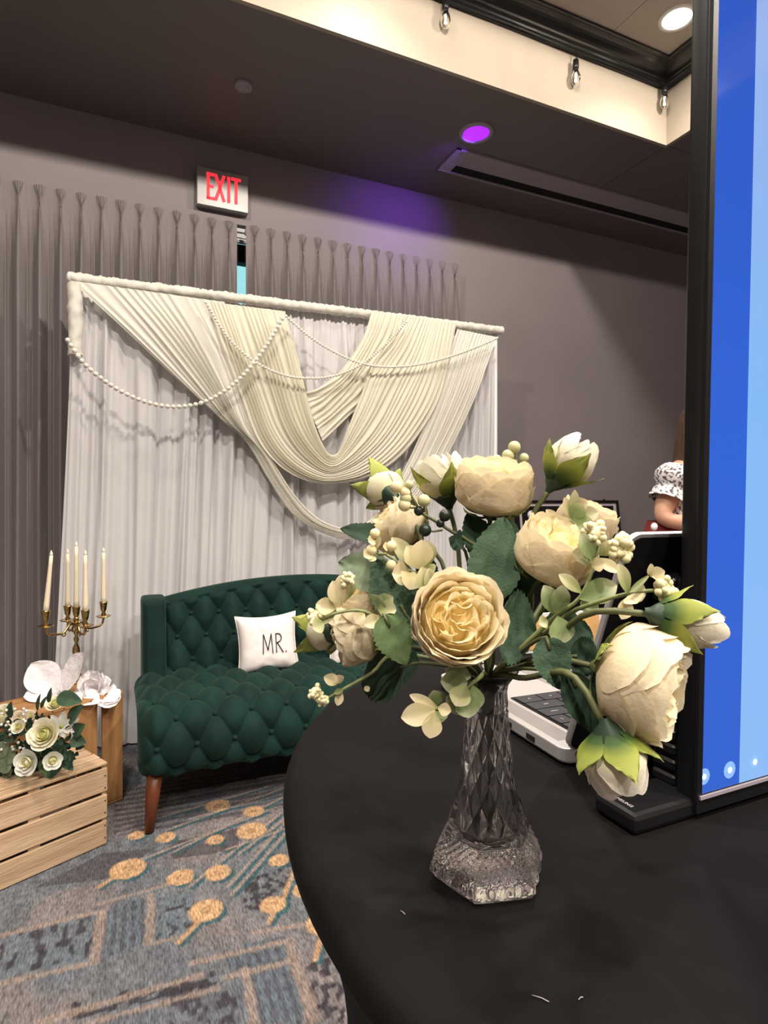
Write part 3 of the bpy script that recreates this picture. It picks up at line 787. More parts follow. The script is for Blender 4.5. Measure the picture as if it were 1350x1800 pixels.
# ------------------------------------------------------------------ pillows on the settee
def pillow(name, label, c, w, h, lean, yaw, roll):
    T = Matrix.Translation(c) @ Matrix.Rotation(yaw, 4, 'Z') @ Matrix.Rotation(lean, 4, 'X') @ Matrix.Rotation(roll, 4, 'Y')
    t = thing(name, label, 'pillow', c)
    def face(sg):
        def f(u, v):
            a, b = 2 * u - 1, 2 * v - 1
            pinch = 1 - 0.10 * (1 - b * b) * abs(a) ** 3; pinch2 = 1 - 0.13 * (1 - a * a) * abs(b) ** 3
            th = 0.062 * ((1 - a ** 4) * (1 - b ** 4)) ** 0.6
            th += 0.004 * nz(a * 4, b * 4, sg) * (1 - a * a) + 0.004 * math.sin(b * 40) * sm(abs(a), 0.75, 0.95) * (1 - abs(a))
            return Vector((a * w / 2 * pinch, sg * th, b * h / 2 * pinch2))
        return grid(36, 36, f)
    fr, bk = face(-1), face(1)
    bk = (bk[0], [q[::-1] for q in bk[1]])
    obj('cover', xf(merge(fr, bk), T), M['pillow'], t)
    ed = [Vector((a * w / 2 * (1 - 0.10 * (1 - b * b) * abs(a) ** 3), 0, b * h / 2 * (1 - 0.13 * (1 - a * a) * abs(b) ** 3)))
          for a, b in [(-1 + k / 5, -1) for k in range(10)] + [(1, -1 + k / 5) for k in range(10)] + [(1 - k / 5, 1) for k in range(10)] + [(-1, 1 - k / 5) for k in range(11)]]
    obj('seam_piping', xf(tube(ed, 0.0035, 6), T), M['pillow'], t)
    return t, T, w, h
pc = on_y(470, 1131, 2.93)
t, T, pw, ph = pillow('throw_pillow', 'small white pillow with black hand lettered MR. on the green settee', pc, 0.30, 0.29, math.radians(-16), math.radians(-8), math.radians(-2.5))
def stroke(name, L, r=0.0022):
    def S(x, z):
        x -= 0.016; a, b = 2 * x / pw, 2 * z / ph
        return Vector((x, -0.062 * ((1 - a ** 4) * (1 - b ** 4)) ** 0.6 - 0.003, z))
    out = []
    for pl_ in L:
        P = spline([Vector((x, 0, z)) for x, z in pl_], max(6, len(pl_) * 6)) if len(pl_) > 2 else [Vector((*pl_[0],)).to_3d(), Vector((*pl_[1],)).to_3d()]
        if len(pl_) == 2: P = [Vector((pl_[0][0] + (pl_[1][0] - pl_[0][0]) * k / 8, 0, pl_[0][1] + (pl_[1][1] - pl_[0][1]) * k / 8)) for k in range(9)]
        out.append(tube([S(p.x, p.z) for p in P], r, 6))
    obj(name, xf(merge(*out), T), M['ink'], t)
stroke('letter_m', [[(-0.012, -0.052), (-0.006, 0.042)], [(-0.006, 0.042), (0.012, -0.035)], [(0.012, -0.035), (0.031, 0.042)], [(0.031, 0.042), (0.034, -0.052)]])
stroke('letter_r', [[(0.052, -0.05), (0.053, 0.04)], [(0.053, 0.04), (0.072, 0.036), (0.079, 0.02), (0.073, 0.004), (0.055, -0.004)], [(0.058, -0.004), (0.084, -0.052)]])
stroke('full_stop', [[(0.097, -0.047), (0.0985, -0.050)]], 0.0034)
pc2 = on_y(618, 1130, 2.94)
pillow('throw_pillow', 'plain white pillow half hidden behind the left roses on the settee', pc2, 0.27, 0.25, math.radians(-16), math.radians(4), math.radians(3))
# ================================================================== wooden crates
def crate(label, corner, ang, ln, dp, ht, w, stand):
    """corner = front right bottom corner; the front runs from it by -ang direction; stand: slats upright"""
    t = thing('wooden_crate', label, 'crate', corner)
    R = Matrix.Translation(corner) @ Matrix.Rotation(ang, 4, 'Z')
    rnd = random.Random(len(label))
    def plank(x0, x1, y0, y1, z0, z1, ax, parent=t):
        j = lambda a: rnd.uniform(-a, a)
        V, F = rbox(x0 + j(.002), x1 + j(.002), y0 + j(.0012), y1 + j(.0012), z0, z1, 0.002, 1)
        off = Vector((j(3), j(3), j(3)))
        me = mesh('plank', V, F, M['%s%d' % (w, ax)], False)
        o = link('plank', me, t); o.location = (0, 0, 0); o.rotation_euler = (0, 0, ang)
        # shift the mesh inside its own space so that each board shows its own stretch of grain
        me.transform(Matrix.Translation(off)); o.location = -(Matrix.Rotation(ang, 3, 'Z') @ off)
        return o
    th = 0.010
    if not stand:       # lying crate: long boards in front, behind and on top, two solid ends
        n = 3; g = 0.012; h0 = 0.004; hh = (ht - 0.022 - h0 - (n - 1) * g) / n
        for k in range(n):
            z0 = h0 + k * (hh + g)
            plank(-ln, 0, 0, th, z0, z0 + hh, 0)
            plank(-ln, 0, dp - th, dp, z0, z0 + hh, 0)
        m = 4; gg = 0.011; tw = (dp - (m - 1) * gg) / m
        for k in range(m):
            y0 = k * (tw + gg); plank(-ln, 0, y0, y0 + tw, ht - th, ht, 0)
        for x in (-ln + 0.001, -0.017):
            plank(x, x + 0.016, th, dp - th, 0.004, ht - th - 0.002, 1)
        plank(-ln * 0.5 - 0.02, -ln * 0.5 + 0.02, th, th + 0.01, 0.01, ht - 0.012, 2)
    else:               # standing on end: upright boards, open back
        n = 4; g = 0.02; bw = (ln - (n - 1) * g) / n
        for k in range(n):
            x0 = -ln + k * (bw + g)
            plank(x0, x0 + bw, 0, th, 0.016, ht - 0.016, 2)
        plank(-ln, 0, 0, dp, ht - 0.016, ht, 0); plank(-ln, 0, 0, dp, 0.002, 0.016, 0)
        for x0 in (-0.012, -ln):
            for y0, y1 in ((th + 0.002, th + 0.05), (dp - 0.018, dp)) if x0 > -0.1 else ((th + 0.002, th + 0.085), (dp * 0.45, dp * 0.45 + 0.07), (dp - 0.06, dp)):
                plank(x0, x0 + 0.012, y0, y1, 0.017, ht - 0.017, 2)
    nails = []
    for k in range(3 if not stand else 4):
        for q in range(2):
            if not stand: nails.append(Vector((-0.009, -0.0012, 0.03 + k * (ht - 0.03) / 3 + q * 0.045)))
            else: nails.append(Vector((-ln + (k + 0.3 + 0.4 * q) * ln / 4, -0.0012, ht - 0.008)))
    o = obj('nail_heads', xf(merge(*[lathe([(0.0025, -0.001), (0.0025, 0.0006), (0, 0.0008)], 7, cap=False, c=(0, 0, 0)) if 0 else sphere(p, 0.0028, 6, 4) for p in nails]), R), M['blackm'], t)
    o['kind'] = 'stuff'
    return t, R
C1 = on_z(189, 1484, 0); C1.z = 0.0
crate('pale pine slatted crate lying on the carpet under the white flower arrangement', C1, math.radians(26), 0.50, 0.235, 0.31, 'pine', False)
C2 = on_z(219, 1408, 0); C2.z = 0.0; C2 += Vector((-0.005, 0.016, 0))
crate('taller darker pine crate standing on end beside the settee', C2, math.radians(28), 0.43, 0.26, 0.468, 'oak', True)
TOP2 = 0.468

# ================================================================== candelabra with five candles
Cb = on_z(134, 1210, TOP2); Cb = at(134, 1200, 2.72); Cb.z = TOP2
cz0 = TOP2
t = thing('candelabra', 'polished brass five arm candelabra on the tall crate', 'candelabra', Cb)
T0 = Matrix.Translation(Cb)
sc_ = 2.72 / 2.6
obj('base', xf(lathe([(0.0, 0.0), (0.06, 0.0), (0.062, 0.006), (0.05, 0.014), (0.03, 0.022), (0.016, 0.04), (0.011, 0.05)], 28, cap=False), T0), M['brass'], t)
zc = at(134, 1085, 2.72).z - cz0                     # top of the stem
st = [(0.010, 0.05), (0.009, 0.08), (0.014, 0.09), (0.009, 0.10)]
z = 0.10
for k, (rr, hh) in enumerate([(0.0165, 0.075), (0.0115, 0.032), (0.0115, 0.03), (0.0115, 0.03)]):
    st += [(0.007, z + 0.004), (rr, z + hh * 0.45), (rr * 0.9, z + hh * 0.7), (0.006, z + hh - 0.002)]; z += hh
st += [(0.011, z + 0.006), (0.011, z + 0.022), (0.006, z + 0.03), (0.007, zc)]
obj('stem', xf(lathe(st, 18, cap=False), T0), M['brass'], t)
def cup_at(p):
    obj('drip_pan', xf(lathe([(0.005, -0.028), (0.02, -0.026), (0.031, -0.02), (0.033, -0.017), (0.02, -0.02), (0.006, -0.021)], 20, cap=False, star=lambda a: 1 + 0.05 * math.cos(8 * a)), Matrix.Translation(p)), M['brass'], t)
    obj('candle_cup', xf(lathe([(0.006, -0.022), (0.012, -0.012), (0.007, 0.0), (0.013, 0.012), (0.0155, 0.03), (0.017, 0.043), (0.0195, 0.05), (0.014, 0.05), (0.0135, 0.03), (0.0, 0.03)], 18, cap=False), Matrix.Translation(p)), M['brass'], t)
arms = [(80, 1093, 968, 2.60), (119, 1083, 965, 2.82), (150, 1092, 967, 2.62), (182, 1076, 963, 2.84)]
hub = Cb + UP * (zc - 0.03)
cands = [(Vector((Cb.x, Cb.y, cz0 + zc)), at(137, 952, 2.72).z)]
for (px, pyc, pyt, d) in arms:
    p = at(px, pyc, d); tip = at(px, pyt, d)
    dd = Vector((p.x - hub.x, p.y - hub.y, 0)); ln = dd.length; dn = dd.normalized()
    zz = p.z - 0.028
    P = [hub + UP * -0.01, hub + dn * ln * 0.2 + UP * 0.002, hub + dn * ln * 0.42 + UP * (-0.03), Vector((hub.x, hub.y, zz - 0.035)) + dn * ln * 0.72,
         Vector((hub.x, hub.y, zz - 0.028)) + dn * ln * 0.93, Vector((p.x, p.y, zz))]
    ar = obj('arm', tube(spline(P, 24), 0.0052, 10), M['brass'], t)
    curl = [hub + dn * ln * 0.42 + UP * (-0.03) + dn * (0.012 * math.cos(a) * (1 - a / 12)) + UP * (0.012 * math.sin(a) * (1 - a / 12) - 0.008) for a in [k * 0.5 for k in range(14)]]
    obj('scroll', tube(curl, 0.003, 7), M['brass'], ar)
    cands.append((p, tip.z))
lab = ['tallest ivory taper candle in the middle cup of the candelabra', 'ivory taper candle on the leftmost arm of the candelabra, leaning a little', 'ivory taper candle on the rear left arm of the candelabra',
       'ivory taper candle on the near right arm of the candelabra', 'ivory taper candle on the rightmost arm of the candelabra']
for i, (p, zt) in enumerate(cands):
    cup_at(p)
    zb = p.z + 0.031; H = zt - zb - 0.022
    lean = Vector((0.022, 0.0, 0)) if i == 1 else Vector((0, 0, 0))
    c = thing('candle', lab[i], 'candle', (p.x, p.y, zb), 'candles in the candelabra')
    P = [Vector((p.x, p.y, zb)) + lean * k / 6 + UP * (H * k / 6) for k in range(7)]
    obj('wax_body', tube(P, [0.0125 - 0.0052 * k / 6 for k in range(7)], 14), M['wax'], c)
    top = P[-1]
    obj('flame_tip', tube([top, top + UP * 0.004, top + UP * 0.01, top + UP * 0.018, top + UP * 0.024], [0.004, 0.0068, 0.0062, 0.003, 0.0006], 10), M['flame'], c)

# ================================================================== petals and leaves (shared builders)
def petal_on(profile, phi, half, ruffle=0.0, seed=0, nu=8, nv=9, tip=0.35, curl=0.0, wob=0.03, point=0.0):
    """petal lying on a surface of revolution; profile(v) -> (r, z)"""
    V = []; A = []
    for j in range(nv + 1):
        v = j / nv
        for i in range(nu + 1):
            u = 2 * i / nu - 1
            vv = v * (1 - tip * abs(u) ** 2.6 * (0.35 + 0.65 * v))
            if j == nv: vv += ruffle * nz(u * 5 + seed, seed * 1.7) * 1.2
            r, z = profile(min(vv, 1.0)) if vv <= 1 else profile(1.0)
            w = half * (0.35 + 0.65 * math.sin(PI * min(v * 0.62 + 0.12, 1)))
            w *= 1 - point * v ** 3.2
            a = phi + u * w
            r += curl * max(0, v - 0.75) ** 2 * 16 * (1 - 0.5 * u * u)
            r += wob * r * nz(u * 1.6 + seed, v * 2.2, seed * 0.7) + ruffle * 0.25 * v * v * nz(u * 4.5 + seed * 3, v * 3)
            z += max(0, vv - 1.0) * 0.02
            z += ruffle * 0.4 * v ** 3 * nz(u * 6 + seed * 2, 4.0)
            V.append(Vector((r * math.cos(a), r * math.sin(a), z))); A.append(v)
    w_ = nu + 1
    F = [[j * w_ + i, j * w_ + i + 1, (j + 1) * w_ + i + 1, (j + 1) * w_ + i] for j in range(nv) for i in range(nu)]
    return V, F, A
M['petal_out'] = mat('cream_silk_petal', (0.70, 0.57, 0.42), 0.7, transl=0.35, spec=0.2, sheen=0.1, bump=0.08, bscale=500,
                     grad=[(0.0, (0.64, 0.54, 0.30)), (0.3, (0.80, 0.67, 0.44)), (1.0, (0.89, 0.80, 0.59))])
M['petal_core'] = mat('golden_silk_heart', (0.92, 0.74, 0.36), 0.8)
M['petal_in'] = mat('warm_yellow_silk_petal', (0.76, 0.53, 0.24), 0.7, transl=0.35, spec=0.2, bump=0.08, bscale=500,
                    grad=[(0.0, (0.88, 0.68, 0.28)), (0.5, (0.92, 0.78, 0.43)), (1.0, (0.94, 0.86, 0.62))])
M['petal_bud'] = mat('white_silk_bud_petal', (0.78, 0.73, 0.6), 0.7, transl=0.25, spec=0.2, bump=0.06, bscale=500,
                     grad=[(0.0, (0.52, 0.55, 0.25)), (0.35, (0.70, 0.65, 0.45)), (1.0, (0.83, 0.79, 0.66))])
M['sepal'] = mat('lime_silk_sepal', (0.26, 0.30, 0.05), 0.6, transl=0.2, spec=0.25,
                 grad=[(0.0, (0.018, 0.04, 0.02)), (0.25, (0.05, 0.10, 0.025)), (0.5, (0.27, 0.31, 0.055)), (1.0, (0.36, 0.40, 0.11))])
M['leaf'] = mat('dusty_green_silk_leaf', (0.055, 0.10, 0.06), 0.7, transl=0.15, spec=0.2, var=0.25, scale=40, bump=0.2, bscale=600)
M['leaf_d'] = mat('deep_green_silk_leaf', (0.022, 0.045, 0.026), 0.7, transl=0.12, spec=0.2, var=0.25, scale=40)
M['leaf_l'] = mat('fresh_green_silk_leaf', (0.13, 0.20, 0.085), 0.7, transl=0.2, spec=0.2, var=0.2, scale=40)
M['leaf_p'] = mat('frosted_green_silk_leaf', (0.20, 0.26, 0.17), 0.8, transl=0.2, spec=0.2, var=0.3, scale=60)
M['stem'] = mat('green_plastic_stem', (0.085, 0.095, 0.035), 0.5)
M['calyx'] = mat('dark_green_calyx', (0.018, 0.04, 0.02), 0.55)
M['stem_l'] = mat('pale_green_plastic_stem', (0.22, 0.25, 0.10), 0.5)
M['euc'] = mat('pale_plastic_leaflet', (0.55, 0.52, 0.32), 0.4, transl=0.25, grad=[(0.0, (0.24, 0.29, 0.10)), (0.45, (0.40, 0.42, 0.19)), (1.0, (0.68, 0.62, 0.40))])
M['euc_g'] = mat('green_plastic_leaflet', (0.3, 0.36, 0.18), 0.4, transl=0.2, grad=[(0.0, (0.20, 0.27, 0.10)), (0.6, (0.25, 0.32, 0.14)), (1.0, (0.55, 0.55, 0.36))])
M['euc_c'] = mat('cream_plastic_leaflet', (0.75, 0.66, 0.46), 0.4, transl=0.25, grad=[(0.0, (0.50, 0.46, 0.22)), (0.4, (0.66, 0.58, 0.33)), (1.0, (0.76, 0.67, 0.45))])
M['berry'] = mat('pale_green_berry', (0.50, 0.50, 0.27), 0.4)
M['berry_c'] = mat('cream_berry', (0.72, 0.62, 0.36), 0.35)
M['berry_d'] = mat('dark_green_berry', (0.012, 0.022, 0.014), 0.35)
M['seed'] = mat('cream_seed_cluster', (0.76, 0.70, 0.42), 0.5)

def leaf_vf(B, T, nrm, width, serr=0.0, fold=0.25, bend=0.15, nu=8, nv=22, seed=0, blunt=0.8, wave=0.0):
    B, T = Vector(B), Vector(T); ax = T - B; L = ax.length; ax.normalize()
    n = Vector(nrm); n = (n - ax * n.dot(ax)).normalized(); s = ax.cross(n)
    V, A = [], []
    for j in range(nv + 1):
        v = j / nv
        w = math.sin(PI * min(max(v, 0), 1) ** blunt) ** 0.75 * width / 2 + 0.0004
        if serr: w *= 1 - serr * ((v * 11 + seed) % 1.0) * (0.4 + 0.6 * v)
        for i in range(nu + 1):
            u = 2 * i / nu - 1
            h = fold * abs(u) * w - bend * L * (v - 0.0) ** 2 + wave * width * nz(u * 2 + seed, v * 4)
            V.append(B + ax * (L * v * (1 - 0.0)) + s * (u * w) + n * h); A.append(v)
    w_ = nu + 1
    return V, [[j * w_ + i, j * w_ + i + 1, (j + 1) * w_ + i + 1, (j + 1) * w_ + i] for j in range(nv) for i in range(nu)], A
def leaf(parent, B, T, nrm, width, m='leaf', name='leaf', **k):
    V, F, A = leaf_vf(B, T, nrm, width, **k)
    return obj(name, (V, F), M[m], parent, attr=A)

# ================================================================== paper flowers on the tall crate
def big_petal(parent, B, T, nrm, width, **k):
    return leaf(parent, B, T, nrm, width, 'paper', 'petal', **k)
D2 = 2.52
t = thing('paper_flower', 'large open white paper flower with two wide upright petals on the tall crate', 'paper flower', at(104, 1225, D2))
ctr = at(104, 1226, D2)
for (px, py, d, w, bn, nr) in ((58, 1168, D2 + 0.02, 0.14, -0.18, (0.45, 0.3, 0.9)), (158, 1150, D2 + 0.03, 0.12, -0.16, (-0.5, 0.35, 0.85)), (108, 1188, D2 + 0.12, 0.12, -0.2, (0, 0.3, 0.9)),
                              (42, 1222, D2 - 0.07, 0.13, 0.06, (0.1, 0.95, 0.35)), (172, 1232, D2 - 0.07, 0.12, 0.06, (-0.1, 0.95, 0.3)), (76, 1240, D2 - 0.10, 0.12, 0.1, (0, 0.9, 0.45)), (132, 1242, D2 - 0.10, 0.12, 0.1, (0, 0.9, 0.45))):
    tp = at(px, py, d)
    big_petal(t, ctr, tp, dirc(*nr), w, fold=0.28, bend=bn, nu=12, nv=18, wave=0.05, blunt=1.35, seed=px)
obj('crumpled_center', merge(*[leaf_vf(ctr, ctr + dirc(math.sin(k * 2.4), 0.75 + 0.3 * math.cos(k), 0.6 + 0.5 * math.cos(k * 2.4)) * 0.05, dirc(math.cos(k * 2), 0.3, 0.5), 0.04, wave=0.25, seed=k, nv=8, nu=4)[:2] for k in range(9)]), M['paper'], t)
t = thing('paper_flower', 'smaller layered white paper flower on the right end of the tall crate', 'paper flower', at(168, 1222, D2 + 0.02))
ctr = at(166, 1212, D2 + 0.03)
for k in range(15):
    a = k * 2.4; r = 0.03 + 0.075 * (k / 14) ** 0.7
    dv = CR * math.cos(a) * r + (CF * 0.6) * math.sin(a) * r + UP * (0.085 - 0.0075 * k if k < 10 else -0.004 - 0.002 * k)
    big_petal(t, ctr - UP * 0.012, ctr + dv, dirc(0.1, 1.0 if k > 8 else 0.7, 0.6), 0.075 + 0.03 * k / 14, fold=0.2, bend=0.12 if k > 8 else -0.25, nu=8, nv=10, wave=0.16, blunt=1.2, seed=k)
for k in range(3):
    big_petal(t, at(178, 1226, D2), at(209 - 3 * k, 1222 + 7 * k, D2 - 0.02 - 0.015 * k), dirc(0, 1, 0.3), 0.10, fold=0.1, bend=0.1, nu=8, nv=10, wave=0.15, blunt=1.2, seed=30 + k)

# ================================================================== flower arrangement on the low crate
def bloom_petals(parent, T, layers, mats, ruf, name='petal', seed=0):
    """layers: (count, profile, half width, tip, curl, material index)"""
    for li, (n, pf, half, tip, curl, mi) in enumerate(layers):
        for k in range(n):
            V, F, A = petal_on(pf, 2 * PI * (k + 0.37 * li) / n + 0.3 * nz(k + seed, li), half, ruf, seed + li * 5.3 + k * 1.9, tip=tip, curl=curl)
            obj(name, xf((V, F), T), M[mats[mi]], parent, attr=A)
def ranunculus(parent, c, axis, R, mats=('arr_out', 'arr_in'), seed=0, n=4):
    hb = obj('bloom', xf(sphere((0, 0, R * 0.35), R * 0.42, 12, 8), Matrix.Translation(c) @ basis(axis)), M[mats[1]], parent)
    T = Matrix.Translation(c) @ basis(axis, seed)
    L = []
    for q in range(n):
        f = q / max(n - 1, 1); r = R * (0.32 + 0.68 * f); h = R * (0.95 - 0.25 * f)
        L.append((3 if q < 2 else 5, (lambda v, r=r, h=h, f=f: (r * (0.15 + 0.95 * math.sin(min(v * 1.25, 1.57))) * (1 - (0.3 - 0.22 * f) * v * v), h * v)), 1.15 if q < 2 else 0.85, 0.25, R * 0.10 * f, 1 if q < 2 else 0))
    bloom_petals(hb, T, L, mats, R * 0.10, seed=seed)
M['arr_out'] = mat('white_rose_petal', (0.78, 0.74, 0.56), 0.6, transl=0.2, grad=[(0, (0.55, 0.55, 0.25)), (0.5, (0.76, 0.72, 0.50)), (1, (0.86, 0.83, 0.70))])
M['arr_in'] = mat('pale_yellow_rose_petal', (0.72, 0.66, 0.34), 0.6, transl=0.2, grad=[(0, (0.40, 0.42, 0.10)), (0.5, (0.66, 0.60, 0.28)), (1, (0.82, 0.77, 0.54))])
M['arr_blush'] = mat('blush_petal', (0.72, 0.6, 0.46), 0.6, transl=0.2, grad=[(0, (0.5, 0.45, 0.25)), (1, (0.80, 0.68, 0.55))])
M['arr_white'] = mat('pure_white_petal', (0.8, 0.8, 0.74), 0.6, transl=0.2)
DA = 2.18
fb = at(62, 1345, DA)
t = thing('flower_arrangement', 'low arrangement of white roses, a lily and dark greenery on the low pine crate', 'flower arrangement', (fb.x, fb.y, 0.312))
ranunculus(t, at(84, 1292, DA - 0.10), dirc(0.0, 0.45, 0.9), 0.052, seed=1, n=5)
ranunculus(t, at(8, 1268, DA), dirc(-0.2, 0.75, 0.6), 0.05, seed=2, n=5)
ranunculus(t, at(36, 1268, DA - 0.02), dirc(0.1, 0.7, 0.7), 0.032, ('arr_blush', 'arr_blush'), seed=3)
ranunculus(t, at(98, 1241, DA + 0.02), dirc(0.1, 0.8, 0.6), 0.032, seed=4)
ranunculus(t, at(34, 1279, DA - 0.09), dirc(0.1, 0.5, 0.85), 0.022, seed=5)
ranunculus(t, at(54, 1338, DA - 0.13), dirc(-0.1, 0.2, 0.95), 0.042, ('arr_white', 'arr_out'), seed=6)
ranunculus(t, at(92, 1335, DA - 0.12), dirc(0.5, 0.1, 0.8), 0.03, ('arr_white', 'arr_out'), seed=7, n=3)
ranunculus(t, at(51, 1262, DA + 0.01), dirc(0.2, 0.8, 0.6), 0.024, ('arr_blush', 'arr_in'), seed=8)
ly = obj('lily', sphere(at(108, 1277, DA - 0.05), 0.008, 8, 6), M['arr_in'], t)
lc = at(108, 1278, DA - 0.05)
for (px, py) in ((89, 1258), (112, 1250), (137, 1264), (134, 1285), (113, 1297), (98, 1288)):
    leaf(ly, lc, at(px, py, DA - 0.06), dirc(0, 0.2, 1), 0.030, 'arr_white', 'petal', bend=0.12, fold=0.2, nu=6, nv=10)
rnd = random.Random(8)
for (px, py) in ((2, 1318), (14, 1330), (8, 1345)):
    leaf(t, at(px - 8, py + 12, DA - 0.08), at(px + 10, py - 14, DA - 0.09), dirc(0.2, 0.4, 0.9), 0.055, 'leaf_p', blunt=0.9, nv=10)
for (px, py, qx, qy, w, m) in ((120, 1270, 140, 1240, .05, 'leaf'), (128, 1290, 145, 1275, .05, 'leaf'), (125, 1300, 148, 1305, .045, 'leaf'), (95, 1300, 120, 1345, .04, 'leaf_d'), (105, 1320, 125, 1355, .045, 'leaf'),
                              (110, 1340, 80, 1368, .045, 'leaf'), (85, 1235, 88, 1212, .016, 'leaf'), (66, 1250, 66, 1222, .02, 'leaf'), (72, 1245, 78, 1226, .016, 'leaf'), (40, 1325, 28, 1350, .03, 'leaf_p'),
                              (100, 1225, 140, 1232, .055, 'leaf'), (18, 1262, 16, 1236, .03, 'leaf'), (70, 1335, 85, 1370, .03, 'leaf_l'), (45, 1350, 30, 1375, .035, 'leaf_p'), (20, 1350, 5, 1372, .04, 'leaf_p'),
                              (128, 1320, 118, 1352, .03, 'leaf_d'), (10, 1300, -12, 1330, .04, 'leaf_d'), (75, 1315, 95, 1330, .03, 'leaf_d')):
    leaf(t, at(px, py, DA - 0.05), at(qx, qy, DA - 0.08), dirc(rnd.uniform(-.3, .3), 0.5, 0.8), w, m, bend=0.15, nv=10, nu=6)
fill = []
for k in range(230):
    a, b = rnd.uniform(-1, 1), rnd.uniform(-1, 1)
    if a * a + b * b > 1: continue
    px, py = 55 + 82 * a, 1306 + 52 * b
    p = at(px, py, DA - 0.03 + rnd.uniform(-0.02, 0.05) - 0.06 * (1 - a * a - b * b))
    q = p + dirc(rnd.uniform(-1, 1), rnd.uniform(-.4, 1), rnd.uniform(0, 1)) * rnd.uniform(0.018, 0.035)
    fill.append(leaf_vf(p, q, dirc(rnd.uniform(-.6, .6), 0.4, 0.8), 0.018, nu=2, nv=4)[:2])
o = obj('filler_foliage', merge(*fill), M['leaf_d'], t); o['kind'] = 'stuff'
tiny = [sphere(at(rnd.uniform(2, 75), rnd.uniform(1245, 1325), DA - 0.09), 0.0055, 6, 4) for k in range(26)]
o = obj('filler_buds', merge(*tiny), M['arr_white'], t); o['kind'] = 'stuff'
fc = at(55, 1335, DA); obj('foam_tray', rbox(fc.x - 0.11, fc.x + 0.09, fc.y - 0.03, fc.y + 0.05, 0.312, 0.36, 0.01), M['leaf_d'], t)
# ================================================================== console table, picture, person
tc = thing('console_table', 'long table under a black floor length cloth against the back wall', 'table', (3.95, 3.55, 0))
def cloth_f(u, v):
    # perimeter of the hanging cloth with soft folds
    x0, x1, y0, y1 = 2.62, 5.3, 3.3, 3.8
    P = 2 * (x1 - x0 + y1 - y0); s = u * P
    if s < x1 - x0: p, n = Vector((x0 + s, y0, 0)), Vector((0, -1, 0))
    elif s < x1 - x0 + y1 - y0: p, n = Vector((x1, y0 + s - (x1 - x0), 0)), Vector((1, 0, 0))
    elif s < 2 * (x1 - x0) + y1 - y0: p, n = Vector((x1 - (s - (x1 - x0) - (y1 - y0)), y1, 0)), Vector((0, 0.2, 0))
    else: p, n = Vector((x0, y1 - (s - 2 * (x1 - x0) - (y1 - y0)), 0)), Vector((-1, 0, 0))
    return p + n * (0.018 * (0.5 + 0.5 * math.sin(s * 34 + 2 * nz(s * 3)))) * v + UP * (0.925 * (1 - v) + 0.003)
obj('tablecloth', merge(grid(220, 8, cloth_f, True), ([Vector(v) for v in ((2.62, 3.3, .928), (5.3, 3.3, .928), (5.3, 3.8, .928), (2.62, 3.8, .928))], [[0, 1, 2, 3]])), M['cloth'], tc, smooth=True)
fx0, fx1 = on_y(908, 877, 3.76).x, on_y(1088, 880, 3.76).x
t = thing('picture_frame', 'wide black picture frame with a pale inner line standing on the black console table', 'picture frame', ((fx0 + fx1) / 2, 3.76, 0.93))
Tf = Matrix.Translation((0, 3.72, 0.93)) @ Matrix.Rotation(math.radians(-7), 4, 'X')
H = 0.366; w = 0.022
obj('frame_border', xf(merge(rbox(fx0, fx1, 0, 0.02, H - w, H, .003), rbox(fx0, fx1, 0, 0.02, 0, w, .003), rbox(fx0, fx0 + w, 0.0, 0.02, w, H - w, .003), rbox(fx1 - w, fx1, 0.0, 0.02, w, H - w, .003)), Tf), M['black'], t, smooth=False)
obj('mat_board', xf(box(fx0 + w, fx1 - w, 0.012, 0.016, w, H - w), Tf), M['matboard'], t, smooth=False)
obj('dark_panel', xf(box(fx0 + w + 0.03, fx1 - w - 0.035, 0.009, 0.0125, w + 0.03, H - w - 0.024), Tf), M['black'], t, smooth=False)
obj('hanger_clip', xf(sphere(((fx1 - 0.15), 0.008, H + 0.004), 0.009, 8, 6), Tf), M['black'], t)
wd = on_y(933, 905, 3.757)
t = thing('white_rosette', 'small round white rosette with a dark middle hung on the black picture frame', 'rosette', wd)
obj('rosette_disc', xf(lathe([(0, 0), (0.032, 0.0), (0.034, 0.006), (0.0, 0.012)], 20, cap=False), Matrix.Translation(wd) @ Matrix.Rotation(PI / 2, 4, 'X')), M['white'], t)
obj('rosette_mark', xf(box(-0.009, 0.009, -0.014, 0.014, 0.011, 0.014), Matrix.Translation(wd) @ Matrix.Rotation(PI / 2, 4, 'X')), M['blackm'], t)

# person standing behind the big screen, turned to the right, forearm across the waist
PD = 2.8
def PP(px, py, dd=0.0): return at(px, py, PD + dd)
pb = at(1221, 900, PD); pb.z = 0
person = thing('person', 'person with long brown hair in a white floral puff sleeve blouse behind the big screen', 'person', pb)
def skinned(name, pts, edges, mtl, parent, sub=2, root=0):
    off = wloc(parent)
    me = bpy.data.meshes.new(name); me.from_pydata([tuple(Vector(p) - off) for p, r in pts], edges, [])
    o = link(name, me, parent)
    md = o.modifiers.new('skin', 'SKIN'); md.use_smooth_shade = True
    for i, (p, r) in enumerate(pts):
        rr = r if isinstance(r, tuple) else (r, r)
        me.skin_vertices[0].data[i].radius = rr
        me.skin_vertices[0].data[i].use_root = i == root
    s = o.modifiers.new('sub', 'SUBSURF'); s.levels = sub; s.render_levels = sub
    dg = bpy.context.evaluated_depsgraph_get(); ev = o.evaluated_get(dg)
    nm = bpy.data.meshes.new_from_object(ev); o.modifiers.clear(); o.data = nm
    bpy.data.meshes.remove(me)
    nm.materials.clear(); nm.materials.append(mtl); nm.polygons.foreach_set('use_smooth', [True] * len(nm.polygons))
    return o
R_, F_ = CR.copy(), -CF.copy()                     # viewer's right; towards the viewer
